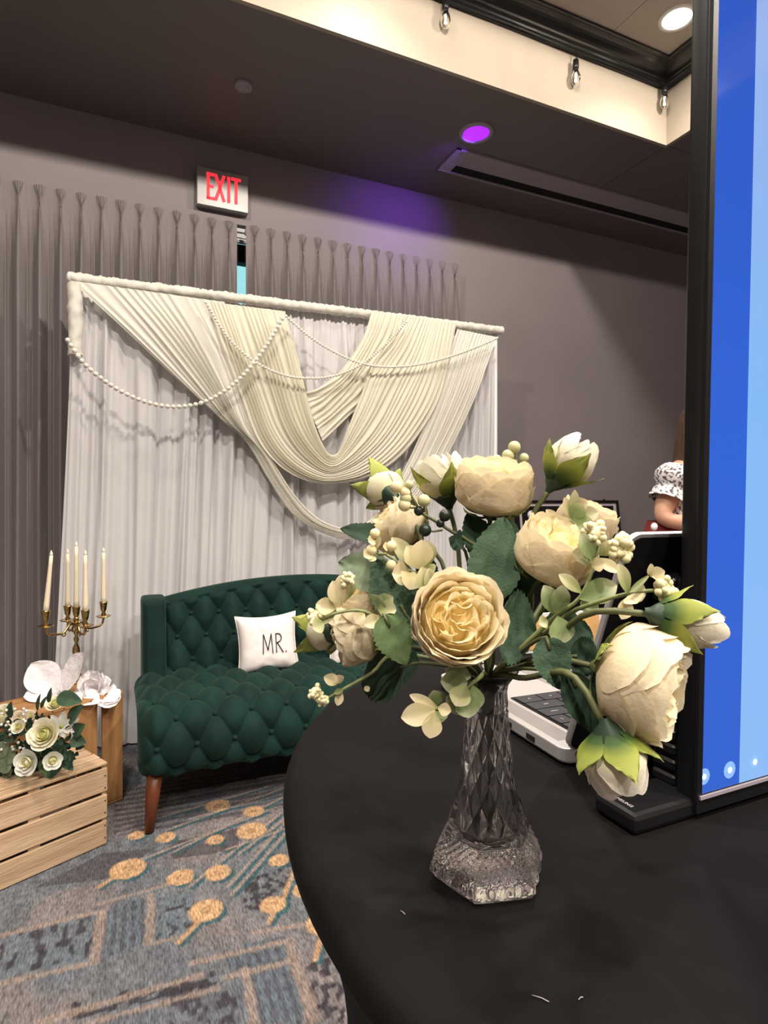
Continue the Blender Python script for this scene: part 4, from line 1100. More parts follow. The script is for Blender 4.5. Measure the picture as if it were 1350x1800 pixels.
def B(right, up, toward=0.0): return Vector((pb.x, pb.y, 0)) + R_ * right + F_ * toward + UP * up
shL, elL, wrL = B(-0.115, 1.405, 0.05), B(-0.195, 1.205, 0.08), B(0.03, 1.165, 0.22)
pts = [(B(0, 0.95), 0.14), (B(0, 1.12), 0.115), (B(0, 1.30), 0.135), (B(0, 1.43), 0.10), (B(0.0, 1.50, 0.01), 0.05), (B(0.01, 1.57, 0.03), 0.055),
       (shL, 0.058), (elL, 0.045), (wrL, 0.03), (wrL + R_ * 0.05 + F_ * 0.02, 0.034),
       (B(0.16, 1.43), 0.055), (B(0.26, 1.2, 0.06), 0.043), (B(0.06, 1.15, 0.24), 0.03), (B(0.02, 1.15, 0.25), 0.034),
       (B(-0.085, 0.86), 0.085), (B(-0.09, 0.48, 0.02), 0.06), (B(-0.09, 0.09), 0.04), (B(-0.08, 0.035, 0.13), 0.035),
       (B(0.085, 0.86), 0.085), (B(0.09, 0.48, 0.02), 0.06), (B(0.09, 0.09), 0.04), (B(0.1, 0.035, 0.13), 0.035)]
E = [(0, 1), (1, 2), (2, 3), (3, 4), (4, 5), (3, 6), (6, 7), (7, 8), (8, 9), (3, 10), (10, 11), (11, 12), (12, 13), (0, 14), (14, 15), (15, 16), (16, 17), (0, 18), (18, 19), (19, 20), (20, 21)]
skinned('body', pts, E, M['skin'], person)
hc = B(0.036, 1.61, 0.03)
hd = sphere((0, 0, 0), 0.1, 24, 18, (0.78, 0.95, 1.15))
fdir = (R_ * 0.5 + F_ * 0.85).normalized()
Th = Matrix.Translation(hc)
Vh = []
for v in hd[0]:
    f = v.dot(fdir)
    v = v * (1 - 0.12 * sm(-v.z, 0.02, 0.11) * (1 if f > 0 else 0.4))
    Vh.append(v)
obj('head', xf((Vh, hd[1]), Th), M['skin'], person)
sd2 = fdir.cross(UP)
nose = tube([hc + fdir * 0.086 + UP * 0.012, hc + fdir * 0.102 - UP * 0.012, hc + fdir * 0.108 - UP * 0.024, hc + fdir * 0.09 - UP * 0.03], [0.007, 0.01, 0.012, 0.006], 8)
obj('nose', nose, M['skin'], person)
for s in (-1, 1):
    obj('eye', sphere(hc + fdir * 0.078 + sd2 * 0.031 * s + UP * 0.008, 0.012, 10, 6), M['white'], person)
    obj('ear', sphere(hc + sd2 * 0.083 * s - UP * 0.005, 0.025, 10, 6, (0.5, 0.8, 1.2)), M['skin'], person)
obj('mouth', tube([hc + fdir * 0.083 - UP * 0.055 + sd2 * 0.022, hc + fdir * 0.094 - UP * 0.055, hc + fdir * 0.083 - UP * 0.055 - sd2 * 0.022], [0.003, 0.007, 0.003], 8), M['skirt'], person)
# fingers of both hands
for wr, dv in ((wrL, R_ * 0.9 + F_ * 0.3), (B(0.06, 1.15, 0.24), R_ * -0.9 + F_ * 0.2)):
    d = dv.normalized(); up2 = UP
    for k in range(4):
        b0 = wr + d * 0.055 + up2 * (0.024 - 0.016 * k); L = (0.06, 0.068, 0.062, 0.05)[k]
        obj('finger', tube([b0, b0 + d * L * 0.5 + F_ * 0.004, b0 + d * L * 0.85 - F_ * 0.006, b0 + d * L - F_ * 0.014], [0.009, 0.0085, 0.0075, 0.005], 8), M['skin'], person)
    b0 = wr + d * 0.03 + up2 * 0.026
    obj('thumb', tube([b0, b0 + d * 0.025 + up2 * 0.02, b0 + d * 0.045 + up2 * 0.026], [0.011, 0.0095, 0.006], 8), M['skin'], person)
# hair: cap and long fall to the chest
def hair_f(u, v):
    a = u * 2 * PI
    d = R_ * math.cos(a) + CF * math.sin(a)
    back = 0.5 - 0.5 * d.dot(fdir)
    if v < 0.4:
        b = v / 0.4 * PI / 2
        p = hc + d * (0.105 * math.sin(b)) + UP * (0.03 + 0.108 * math.cos(b)) - fdir * 0.018
    else:
        q = (v - 0.4) / 0.6
        drop = (0.06 + 0.27 * sm(back, 0.12, 0.4)) * q
        p = hc + d * (0.105 + 0.035 * q * sm(back, 0.1, 0.4)) + UP * (0.03 - drop) - fdir * (0.018 + 0.0 * q)
    return p + d * 0.004 * nz(u * 40, v * 3)
obj('hair', grid(80, 30, hair_f, True), M['hair'], person)
fl = mat('white_floral_cotton', (0.7, 0.66, 0.66), 0.85)
nt = fl.node_tree; tcn = nt.nodes.new('ShaderNodeTexCoord'); vo = nt.nodes.new('ShaderNodeTexNoise'); vo.inputs['Scale'].default_value = 75; vo.inputs['Detail'].default_value = 1
rp = nt.nodes.new('ShaderNodeValToRGB'); rp.color_ramp.elements[0].position = 0.40; rp.color_ramp.elements[0].color = (0.09, 0.08, 0.085, 1)
rp.color_ramp.elements[1].position = 0.5; rp.color_ramp.elements[1].color = (0.72, 0.68, 0.68, 1)
nt.links.new(tcn.outputs['Object'], vo.inputs['Vector']); nt.links.new(vo.outputs[0], rp.inputs[0]); nt.links.new(rp.outputs[0], nt.nodes['Principled BSDF'].inputs['Base Color'])
def blouse_f(u, v):
    a = u * 2 * PI; d = R_ * math.cos(a) + F_ * math.sin(a)
    z = 1.475 - 0.45 * v
    rx = 0.075 + 0.10 * sm(v, 0, 0.18) - 0.03 * sm(v, 0.3, 0.75); ry = 0.065 + 0.065 * sm(v, 0, 0.2) - 0.01 * sm(v, 0.3, 0.7)
    r = 1 + 0.03 * math.sin(9 * a + 3 * nz(v * 4)) * v
    return B(0, z) + R_ * (rx * math.cos(a) * r) + F_ * (ry * math.sin(a) * r)
obj('blouse', grid(60, 24, blouse_f, True), fl, person)
def puff(S, Ee):
    ax = (Ee - S); n1 = ax.orthogonal().normalized(); n2 = ax.normalized().cross(n1)
    def f(u, v):
        a = u * 2 * PI
        r = 0.062 + 0.026 * math.sin(PI * min(v / 0.62, 1)) + (0.012 * sm(v, 0.66, 0.8) + 0.008 * sm(v, 0.85, 1)) - 0.008 * math.exp(-((v - 0.64) / 0.04) ** 2)
        r *= 1 + 0.05 * math.sin(11 * a + 5 * nz(v * 3)) * (0.3 + 0.7 * v)
        return S + ax * (-0.18 + 0.74 * v) + (n1 * math.cos(a) + n2 * math.sin(a)) * r
    return grid(44, 22, f, True)
obj('puff_sleeve', puff(shL, elL), fl, person)
obj('puff_sleeve', puff(B(0.16, 1.43), B(0.26, 1.2, 0.06)), fl, person)
def skirt_f(u, v):
    a = u * 2 * PI; r = 1 + 0.04 * math.sin(12 * a) * v
    z = 1.195 - 0.55 * v
    return B(-0.045, z) + R_ * ((0.172 + 0.06 * sm(v, 0, 0.3) + 0.05 * v) * math.cos(a) * r) + F_ * ((0.11 + 0.08 * v) * math.sin(a) * r)
sk = obj('skirt', grid(60, 14, skirt_f, True), M['skirt'], person)
q = at(1150, 926, PD - 0.17)
obj('blossom_print', sphere(q, 0.018, 12, 8, (1, 0.6, 1)), M['white'], sk)

# ================================================================== high round table under black stretch cloth
TC = Vector((0.62, 0.352, 0)); TR = 0.51; TZ = 1.05
t = thing('cocktail_table', 'high round cocktail table under a tight black stretch cover', 'table', (TC.x, TC.y, 0))
pr = [(0.0, TZ - 0.0005), (0.2, TZ - 0.0005), (TR - 0.02, TZ - 0.0005), (TR - 0.008, TZ - 0.002), (TR, TZ - 0.009), (TR - 0.001, TZ - 0.02), (TR - 0.012, TZ - 0.034), (TR - 0.03, TZ - 0.08), (0.462, 0.9), (0.455, 0.84),
      (0.452, 0.74), (0.44, 0.62), (0.42, 0.5), (0.41, 0.4), (0.42, 0.26), (0.45, 0.12), (0.48, 0.03), (0.485, 0.004)]
obj('stretch_cover', lathe(pr, 128, (TC.x, TC.y, 0), cap=False), M['cloth'], t)
obj('table_board', lathe([(0, TZ - 0.03), (TR - 0.03, TZ - 0.03), (TR - 0.03, TZ - 0.006), (0, TZ - 0.006)], 48, (TC.x, TC.y, 0), cap=False), M['blackm'], t)
obj('pole', tube([(TC.x, TC.y, 0.02), (TC.x, TC.y, TZ - 0.03)], 0.035, 20), M['black'], t)
obj('base_plate', lathe([(0, 0.001), (0.38, 0.001), (0.38, 0.012), (0.05, 0.03), (0, 0.03)], 40, (TC.x, TC.y, 0), cap=False), M['black'], t)
rnd = random.Random(3)
for px, py, a, L in ((950, 1755, -0.5, 0.008), (1021, 1755, 0.5, 0.003), (708, 1604, -0.9, 0.004)):
    p = on_z(px, py, TZ + 0.0006); d = (CR * math.cos(a) + CF * math.sin(a)) * L / 2
    tag(obj('lint_thread', tube([p - d, p + d * 0.2 + CF * 0.0006, p + d], 0.00024, 5), M['greyw']), {950: 'longest pale lint thread lying near the front of the black table', 1021: 'short lint speck right of the longer thread on the black table', 708: 'faint curled lint thread left of the glass vase on the black table'}[px], 'lint')

# ------------------------------------------------------------------ laptop
La = Vector((0.369, 0.422, TZ)); lang = math.radians(-3.2)
LT = Matrix.Translation(La) @ Matrix.Rotation(lang, 4, 'Z')
LW, LD, LH = 0.352, 0.256, 0.0155
t = thing('laptop', 'open silver laptop with dark keys behind the vase, its lid towards the viewer', 'laptop', La)
def lap(VF): return xf(VF, LT)
# base: rounded slab with ports in the side, drawn as plates so that the key well is recessed
def rslab(x0, x1, y0, y1, z0, z1, r, n=6, ez=0.0025):
    def ring(k):
        out = []
        for cx_, cy_, a0 in ((x1 - r, y1 - r, 0), (x0 + r, y1 - r, PI / 2), (x0 + r, y0 + r, PI), (x1 - r, y0 + r, 1.5 * PI)):
            for i in range(n + 1):
                a = a0 + PI / 2 * i / n; out.append((cx_ + (r - k) * math.cos(a), cy_ + (r - k) * math.sin(a)))
        return out
    lev = [(z0, ez), (z0 + ez * 0.3, ez * 0.3), (z0 + ez, 0), (z1 - ez * 0.5, 0), (z1 - ez * 0.15, ez * 0.15), (z1, ez * 0.5)]
    V, F = [], []
    m = 4 * (n + 1)
    for z, k in lev: V += [Vector((x, y, z)) for x, y in ring(k)]
    for j in range(len(lev) - 1):
        for i in range(m): F.append([j * m + i, j * m + (i + 1) % m, (j + 1) * m + (i + 1) % m, (j + 1) * m + i])
    F.append(list(range(m))[::-1]); F.append([(len(lev) - 1) * m + i for i in range(m)])
    return V, F
obj('base', lap(rslab(0, LW, 0, LD, 0.0015, LH, 0.012)), M['silver'], t, smooth=False)
kx0, kx1, ky0, ky1 = 0.036, LW - 0.036, 0.018, 0.138
obj('key_well', lap(rslab(kx0 - 0.003, kx1 + 0.003, ky0 - 0.003, ky1 + 0.003, LH - 0.001, LH + 0.0002, 0.004, 3, 0.0001)), M['black'], t, smooth=False)
obj('trackpad', lap(rslab(LW / 2 - 0.07, LW / 2 + 0.07, 0.15, 0.243, LH - 0.001, LH + 0.0003, 0.006, 4, 0.0001)), M['steel'], t, smooth=False)
for x0 in (0.008, LW - 0.028):
    obj('speaker_grille', lap(box(x0, x0 + 0.02, 0.02, 0.136, LH - 0.001, LH + 0.00015)), M['steel'], t, smooth=False)
for y0, w_ in ((0.045, 0.014), (0.085, 0.015), (0.122, 0.008)):
    obj('port', lap(box(-0.0004, 0.002, y0, y0 + w_, 0.0055, 0.0105)), M['dark'], t, smooth=False)
for x, y in ((0.03, 0.03), (LW - 0.03, 0.03), (0.03, LD - 0.03), (LW - 0.03, LD - 0.03)):
    obj('rubber_foot', lap(lathe([(0.008, 0.0), (0.008, 0.0016)], 12, (x, y, 0))), M['blackm'], t)
rows = [('delete', ['esc', 'F1', 'F2', 'F3', 'F4', 'F5', 'F6', 'F7', 'F8', 'F9', 'F10', 'F11', 'F12', 'del'], [1.0] * 14, 0.6),
        ('', list('`1234567890-=') + ['back'], [1] * 13 + [1.5], 1), ('', ['tab'] + list('QWERTYUIOP[]\\'), [1.5] + [1] * 13, 1),
        ('', ['caps'] + list("ASDFGHJKL;'") + ['return'], [1.75] + [1] * 11 + [1.75], 1), ('', ['shift'] + list('ZXCVBNM,./') + ['shift'], [2.25] + [1] * 10 + [2.25], 1),
        ('', ['fn', 'ctrl', 'alt', 'cmd', '', 'cmd', 'alt', '<', '>'], [1, 1, 1, 1.25, 5.0, 1.25, 1, 1.5, 1.5], 1)]
rh = (ky1 - ky0) / 5.6; y = ky0
gl = {}
for (_, ks, ws, hr) in rows:
    tot = sum(ws); x = kx1
    for k, w_ in zip(ks, ws):
        kw = (kx1 - kx0) * w_ / tot; kh = rh * hr
        me = mesh('key', *rslab(-kw / 2 + 0.0009, kw / 2 - 0.0009, -kh / 2 + 0.0009, kh / 2 - 0.0009, 0, 0.0013, 0.0015, 2, 0.0006), M['key'], False)
        ko = link('key', me, t); ko.location = LT.to_3x3() @ Vector((x - kw / 2, y + kh / 2, LH + 0.0001)); ko.rotation_euler = (0, 0, lang)
        if k:
            if k not in gl:
                vf = text_vf(k, 0.0062 if len(k) < 2 else 0.0036)
                gl[k] = mesh('key_print', [Vector((-v.x, -v.y, 0.00145)) for v in vf[0]], vf[1], M['legend'], False)
            link('key_print', gl[k], ko)
        x -= kw
    y += rh * hr
# lid opened past upright, back towards the viewer
ld = math.degrees(math.atan2(0.0785, 0.2)); LL = 0.214
LM = LT @ Matrix.Translation((0, 0.004, LH + 0.001)) @ Matrix.Rotation(math.radians(ld), 4, 'X')
# lid local: x along hinge, z up the lid, y thickness
def lidslab(x0, x1, z0, z1, y0, y1, r):
    V, F = rslab(x0, x1, z0, z1, -y1, -y0, r, 8, 0.0012)
    return [Vector((v.x, -v.z, v.y)) for v in V], [f[::-1] for f in F]
obj('lid', xf(lidslab(0, LW, 0.001, LL, -0.0055, 0.0, 0.012), LM), M['silver'], t, smooth=False)
obj('lid_back_skin', xf(lidslab(0.0028, LW - 0.0028, 0.003, LL - 0.0028, -0.0061, -0.005, 0.010), LM), mat('satin_black_lid', (0.012, 0.012, 0.013), 0.35), t, smooth=False)
obj('lid_screen', xf(lidslab(0.004, LW - 0.004, 0.008, LL - 0.004, -0.0005, 0.0004, 0.008), LM), M['black'], t, smooth=False)
obj('hinge_bar', lap(tube([(0.03, 0.003, LH + 0.0005), (LW - 0.03, 0.003, LH + 0.0005)], 0.004, 10)), M['black'], t)

# orange and white card at the far side of the table
ca, cb_ = at(918, 1133, 0.93), at(1064, 1118, 0.97)
dx = (cb_ - ca); dx.z = 0; cw = dx.length; dx.normalize()
Tc = Matrix.Translation(Vector((ca.x, ca.y, TZ))) @ Matrix.Rotation(math.atan2(dx.y, dx.x), 4, 'Z') @ Matrix.Rotation(math.radians(-10), 4, 'X')
t = thing('table_card', 'small orange card in a white frame standing behind the laptop', 'card', (ca.x, ca.y, TZ))
obj('card_frame', xf(rbox(0, cw, 0, 0.008, 0.0005, 0.062, 0.001), Tc), M['white'], t, smooth=False)
obj('card_face', xf(box(0.005, cw - 0.006, -0.0008, 0.001, 0.006, 0.056), Tc), M['orange'], t, smooth=False)
obj('easel_foot', xf(box(cw * 0.4, cw * 0.6, 0.008, 0.03, 0.0025, 0.006), Tc), M['white'], t, smooth=False)

# ------------------------------------------------------------------ big display on its stand
DX0, DYY = 0.397, 0.312
t = thing('display_screen', 'tall black framed display with a bright blue screen standing on the black table', 'display', (DX0, DYY, TZ))
DT = Matrix.Translation((DX0, DYY, 1.054)) @ Matrix.Rotation(math.radians(1.35), 4, 'X')
def dsp(VF): return xf(VF, DT)
W_, H_, th = 0.50, 0.86, 0.018
bz, bb = 0.0062, 0.0150
obj('housing', dsp(rbox(0, W_, 0.0015, th, 0, H_, 0.003, 3)), M['black'], t, smooth=True)
obj('bezel', dsp(merge(box(0.0008, bz, -0.0008, 0.002, bb, H_ - bz), box(W_ - bz, W_ - 0.0008, -0.0008, 0.002, bb, H_ - bz), box(0.0008, W_ - 0.0008, -0.0008, 0.002, 0.001, bb), box(0.0008, W_ - 0.0008, -0.0008, 0.002, H_ - bz, H_ - 0.001))), M['black'], t, smooth=False)
obj('chin_strip', dsp(box(0.003, W_ - 0.003, -0.0022, -0.0006, bb - 0.0034, bb - 0.0008)), M['greyw'], t, smooth=False)
sm_ = bpy.data.materials.new('lit_blue_screen'); sm_.use_nodes = True
nt = sm_.node_tree; b = nt.nodes['Principled BSDF']; b.inputs['Base Color'].default_value = (0.004, 0.006, 0.012, 1); b.inputs['Roughness'].default_value = 0.07
tcn = nt.nodes.new('ShaderNodeTexCoord'); sx = nt.nodes.new('ShaderNodeSeparateXYZ'); nt.links.new(tcn.outputs['Object'], sx.inputs[0])
def ramp(pos, cols, src, interp='LINEAR'):
    r = nt.nodes.new('ShaderNodeValToRGB'); r.color_ramp.interpolation = interp
    while len(r.color_ramp.elements) < len(pos): r.color_ramp.elements.new(0.5)
    for e, p, c in zip(r.color_ramp.elements, pos, cols): e.position = p; e.color = (*c, 1)
    nt.links.new(src, r.inputs[0]); return r.outputs[0]
mz = nt.nodes.new('ShaderNodeMapRange'); mz.inputs[1].default_value = 0; mz.inputs[2].default_value = 0.7; nt.links.new(sx.outputs[2], mz.inputs[0])
deep = ramp([0, 0.4, 1], [(0.035, 0.125, 0.62), (0.03, 0.125, 0.66), (0.022, 0.085, 0.50)], mz.outputs[0])
pale = ramp([0, 0.45, 1], [(0.28, 0.50, 0.93), (0.235, 0.49, 0.92), (0.33, 0.44, 0.80)], mz.outputs[0])
cmp_ = nt.nodes.new('ShaderNodeMath'); cmp_.operation = 'GREATER_THAN'; cmp_.inputs[1].default_value = bz + 0.0425; nt.links.new(sx.outputs[0], cmp_.inputs[0])
mx = nt.nodes.new('ShaderNodeMix'); mx.data_type = 'RGBA'; nt.links.new(cmp_.outputs[0], mx.inputs[0]); nt.links.new(deep, mx.inputs[6]); nt.links.new(pale, mx.inputs[7])
nt.links.new(mx.outputs[2], b.inputs['Emission Color']); b.inputs['Emission Strength'].default_value = 1.0
so = obj('screen_panel', (box(bz, W_ - bz, -0.0003, 0.0012, bb, H_ - bz)), sm_, None, smooth=False, bake=False)
so.parent = t; so.matrix_basis = Matrix.Translation(-wloc(t)) @ DT
cl = mat('pale_dandelion_graphic', (0.1, 0.2, 0.6), 0.1, emit=(0.20, 0.36, 0.86), estr=1.0)
cl2 = mat('white_dandelion_core', (0.5, 0.6, 0.9), 0.1, emit=(0.42, 0.58, 0.97), estr=1.0)
cl3 = mat('mid_blue_dandelion_graphic', (0.1, 0.2, 0.6), 0.1, emit=(0.20, 0.40, 0.86), estr=1.0)
def disc_at(px, py, r, core, mt, petals):
    n = (DT.to_3x3() @ Vector((0, -1, 0))); o0 = DT @ Vector((0, -0.0003, 0)); rr = ray(px, py)
    k = (o0 - EYE).dot(n) / rr.dot(n); p = DT.inverted() @ (EYE + rr * k)
    o = obj('dandelion_graphic', dsp(xf(lathe([(0, 0.0), (r, 0.0)], 36, cap=False, star=lambda a: 1 + petals * math.cos(14 * a)), Matrix.Translation((p.x, -0.0006, p.z)) @ Matrix.Rotation(PI / 2, 4, 'X'))), mt, t)
    obj('dandelion_core', dsp(xf(lathe([(0, 0.0), (core, 0.0)], 20, cap=False), Matrix.Translation((p.x, -0.0009, p.z)) @ Matrix.Rotation(PI / 2, 4, 'X'))), cl2, o)
disc_at(1237, 1365, 0.0062, 0.0024, cl, 0.04); disc_at(1282, 1353, 0.0066, 0.0026, cl, 0.03); disc_at(1326, 1339, 0.0046, 0.0026, cl3, 0.25)
# stand: flat foot reaching out at the left, ribbed riser behind the panel
fo = [on_z(1062, 1404, 1.066), on_z(1116, 1449, 1.066), on_z(1222, 1418, 1.066)]
fx = fo[0].x + 0.008
obj('stand_foot', merge(rbox(fx - 0.006, DX0 + 0.2, DYY + 0.002, DYY + 0.042, TZ, TZ + 0.015, 0.004, 2)), M['black'], t, smooth=False)
lg = text_vf('SAMSUNG', 0.0044)
Tl = Matrix.Translation((fx + 0.003, DYY + 0.022, TZ + 0.0153)) @ Matrix.Rotation(-PI / 2, 4, 'Z')
obj('maker_logo', xf(lg, Tl), M['matboard'], t, smooth=False)
ribs = [rbox(DX0 + 0.004, DX0 + 0.06, DYY + 0.022, DYY + 0.044, TZ + 0.014 + k * 0.012, TZ + 0.023 + k * 0.012, 0.002, 1) for k in range(14)]
obj('riser', merge(rbox(DX0 + 0.008, DX0 + 0.056, DYY + 0.0185, DYY + 0.046, TZ + 0.01, TZ + 0.18, 0.003), *ribs), M['black'], t, smooth=False)
# ================================================================== pressed glass vase
VC = at(856, 1530, 0.3845); VC.z = TZ + 0.0006
va0 = math.radians(9) - YAW                       # one corner pair lies across the view
vprof = [(0.026, 0.0), (0.0335, 0.0012), (0.0352, 0.005), (0.035, 0.011), (0.0325, 0.018), (0.0285, 0.026), (0.025, 0.034), (0.0215, 0.044), (0.0185, 0.054), (0.0165, 0.063), (0.0155, 0.072), (0.0145, 0.082), (0.0135, 0.092),
         (0.0126, 0.1), (0.0124, 0.105), (0.0131, 0.109), (0.0127, 0.113), (0.0124, 0.117), (0.0136, 0.122), (0.016, 0.126), (0.0188, 0.1295), (0.0196, 0.131)]
def vr(z, n=0):
    for (r0, z0), (r1, z1) in zip(vprof, vprof[1:]):
        if z <= z1: return r0 + (r1 - r0) * (z - z0) / max(z1 - z0, 1e-9)
    return vprof[-1][0]
def vase_out(u, v):
    z = 0.131 * v; a = u * 2 * PI
    r = vr(z)
    hexk = math.cos(PI / 6) / math.cos(((a - va0 + 0) % (PI / 3)) - PI / 6)
    k = 1 - sm(z, 0.035, 0.085)
    r *= 1 + (hexk / 0.955 - 1) * k * 0.9
    if 0.012 < z < 0.030:                         # fine diamond cut skirt
        r += 0.0015 * max(0, abs(math.sin(18 * a + z * 700)) * abs(math.sin(18 * a - z * 700)) - 0.15) * sm(z, .012, .015) * sm(.030 - z, 0, .003)
    elif 0.030 <= z < 0.034: r += 0.0006
    elif 0.034 <= z < 0.106:
        r += 0.0019 * (abs(math.sin(6 * a + z * 150)) * abs(math.sin(6 * a - z * 150))) ** 0.6 - 0.0006
    elif z < 0.012: r += 0.0012 * math.sin(18 * a) * sm(z, 0.003, 0.006) * sm(0.012 - z, 0, 0.003)
    elif z > 0.12: r *= 1 + 0.035 * math.cos(8 * a) * sm(z, 0.12, 0.131)
    elif z > 0.106: r += 0.0004 * math.cos(12 * a)
    return VC + Vector((r * math.cos(a), r * math.sin(a), z))
def vase_in(u, v):
    z = 0.131 - (0.131 - 0.022) * v; a = u * 2 * PI
    r = max(vr(max(z, 0.03)) - 0.0034 - 0.004 * (1 - sm(z, 0.03, 0.06)), 0.002)
    if v > 0.9: r *= math.sqrt(max(1 - ((v - 0.9) / 0.1) ** 2, 0.0004))
    if z > 0.126: r += 0.0022 * sm(z, 0.126, 0.131)
    return VC + Vector((r * math.cos(a), r * math.sin(a), z))
NU = 216
Vo, Fo = grid(NU, 150, vase_out, True); Vi, Fi = grid(NU, 60, vase_in, True)
n0 = len(Vo); V = Vo + Vi; F = Fo + [[i + n0 for i in q] for q in Fi]
for k in range(NU): F.append([150 * NU + k, 150 * NU + (k + 1) % NU, n0 + (k + 1) % NU, n0 + k])
F.append(list(range(NU))[::-1]); F.append([n0 + 60 * NU + k for k in range(NU)])
tag(obj('bud_vase', (V, F), M['glass']), 'clear pressed glass bud vase with a six sided foot on the black table', 'vase')

MOUTH = VC + UP * 0.128
rs = random.Random(12)
def stem_path(end, edir, k, low=None):
    """from inside the vase, through its mouth, to the flower"""
    a = rs.uniform(0, 2 * PI); b0 = VC + Vector((0.006 * math.cos(a), 0.006 * math.sin(a), 0.027 + 0.012 * rs.random()))
    out = (end - MOUTH); o2 = Vector((out.x, out.y, 0)); o2 = o2.normalized() if o2.length > 1e-4 else Vector((1, 0, 0))
    m0 = VC + UP * 0.095 + o2 * 0.003; m1 = MOUTH + o2 * 0.0085
    L = out.length
    return [b0, VC + UP * 0.065 + o2 * 0.001, m0, m1, m1 + (UP * 0.3 + o2 * 0.3 + out.normalized()).normalized() * L * 0.33, end - (Vector(edir).normalized() * 0.6 + out.normalized() * 0.5).normalized() * L * 0.25, end]
def flower_root(name, label, cat, group): return thing(name, label, cat, MOUTH, group)
def rose(label, px, py, d, R, axis, seed=0, sepals=True, n_in=3, open_=0.4, stem_m='stem', mats=('petal_in', 'petal_out')):
    c = at(px, py, d); ax = Vector(axis).normalized()
    t = flower_root('rose_stem', label, 'flower', 'artificial flowers in the glass vase')
    B0 = c - ax * R * 0.75
    obj('stem', tube(spline(stem_path(B0, ax, seed), 26), 0.0016, 7), M[stem_m], t)
    T = Matrix.Translation(B0) @ basis(ax, seed * 1.3)
    obj('receptacle', xf(lathe([(0.0016, -0.004), (0.005, -0.001), (0.008, 0.003), (0.0, 0.006)], 12, cap=False), T), M['stem'], t)
    H = R * 1.45
    def pf(r, h, cl, belly=0.62):
        return lambda v: (r * (0.12 + 0.88 * math.sin(min(v / belly, 1) * PI / 2)) * (1 - cl * max(0, v - belly) ** 2 / (1 - belly) ** 2), h * (1 - math.cos(min(v, 1) * PI / 2 * 1.0)) * 0.35 + h * v * 0.65)
    layers = []
    # ruffled heart: tight arcs, then swirls, then the outer bowl
    # solid heart so that no gap shows through, then a quartered heart of small nested cups
    obj('heart', xf(sphere((0, 0, H * 0.42), R * 0.80, 20, 12, (1, 1, 0.52)), T), M['petal_core'], t)
    rq = random.Random(int(seed * 10))
    for q in range(24):
        a = q * 2.4 + rq.uniform(-0.4, 0.4); ro = R * 0.60 * math.sqrt((q + 0.4) / 24)
        rr = R * rq.uniform(0.16, 0.34); face = a + rq.choice((0.0, 0.4, -0.5, 0.9, PI))
        ox, oy = ro * math.cos(a) - rr * math.cos(face) * 0.8, ro * math.sin(a) - rr * math.sin(face) * 0.8
        h1 = H * (1.0 - 0.10 * (ro / R) ** 2 + rq.uniform(-0.05, 0.03))
        V, F, A = petal_on(lambda v: (rr * (0.85 + 0.35 * v * v), H * 0.55 + (h1 - H * 0.55) * v), face, rq.uniform(0.55, 1.05), R * 0.16, seed + q * 3.1, tip=0.2, wob=0.16)
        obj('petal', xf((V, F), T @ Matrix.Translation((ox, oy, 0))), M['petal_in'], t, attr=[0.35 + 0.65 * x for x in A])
    for q in range(n_in):
        f = (q + 1) / (n_in + 1)
        layers.append((4 + q % 3, pf(R * (0.52 + 0.33 * f), H * (0.93 + 0.05 * math.sin(q * 2.1)), 0.16 - 0.24 * open_ * f), 0.95 - 0.25 * f, 0.2, R * 0.06, 0))
    layers.append((6, pf(R * 0.88, H * 1.0, 0.17 - 0.2 * open_), 0.72, 0.22, R * 0.06, 1))
    layers.append((6, pf(R * 0.95, H * 0.97, 0.12 - 0.2 * open_), 0.75, 0.25, R * 0.05, 1))
    layers.append((6, pf(R, H * 0.88, 0.06), 0.8, 0.3, R * 0.04, 1))
    layers.append((5, pf(R * 1.02, H * 0.68, 0.0), 0.8, 0.35, R * 0.05, 1))
    bloom_petals(t, T, layers, mats, R * (0.17 + 0.1 * (open_ > 0.8)), seed=seed)
    if sepals:
        for k in range(5):
            V, F, A = petal_on(lambda v: (0.003 + R * 0.98 * math.sin(v * 1.15), R * 0.62 * (1 - math.cos(v * 1.2))), k * 2 * PI / 5 + seed, 0.4, 0, seed + k, tip=0.4, nu=5, point=0.9)
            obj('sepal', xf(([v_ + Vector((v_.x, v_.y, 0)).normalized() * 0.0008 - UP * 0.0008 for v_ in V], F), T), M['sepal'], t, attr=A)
    return t, B0
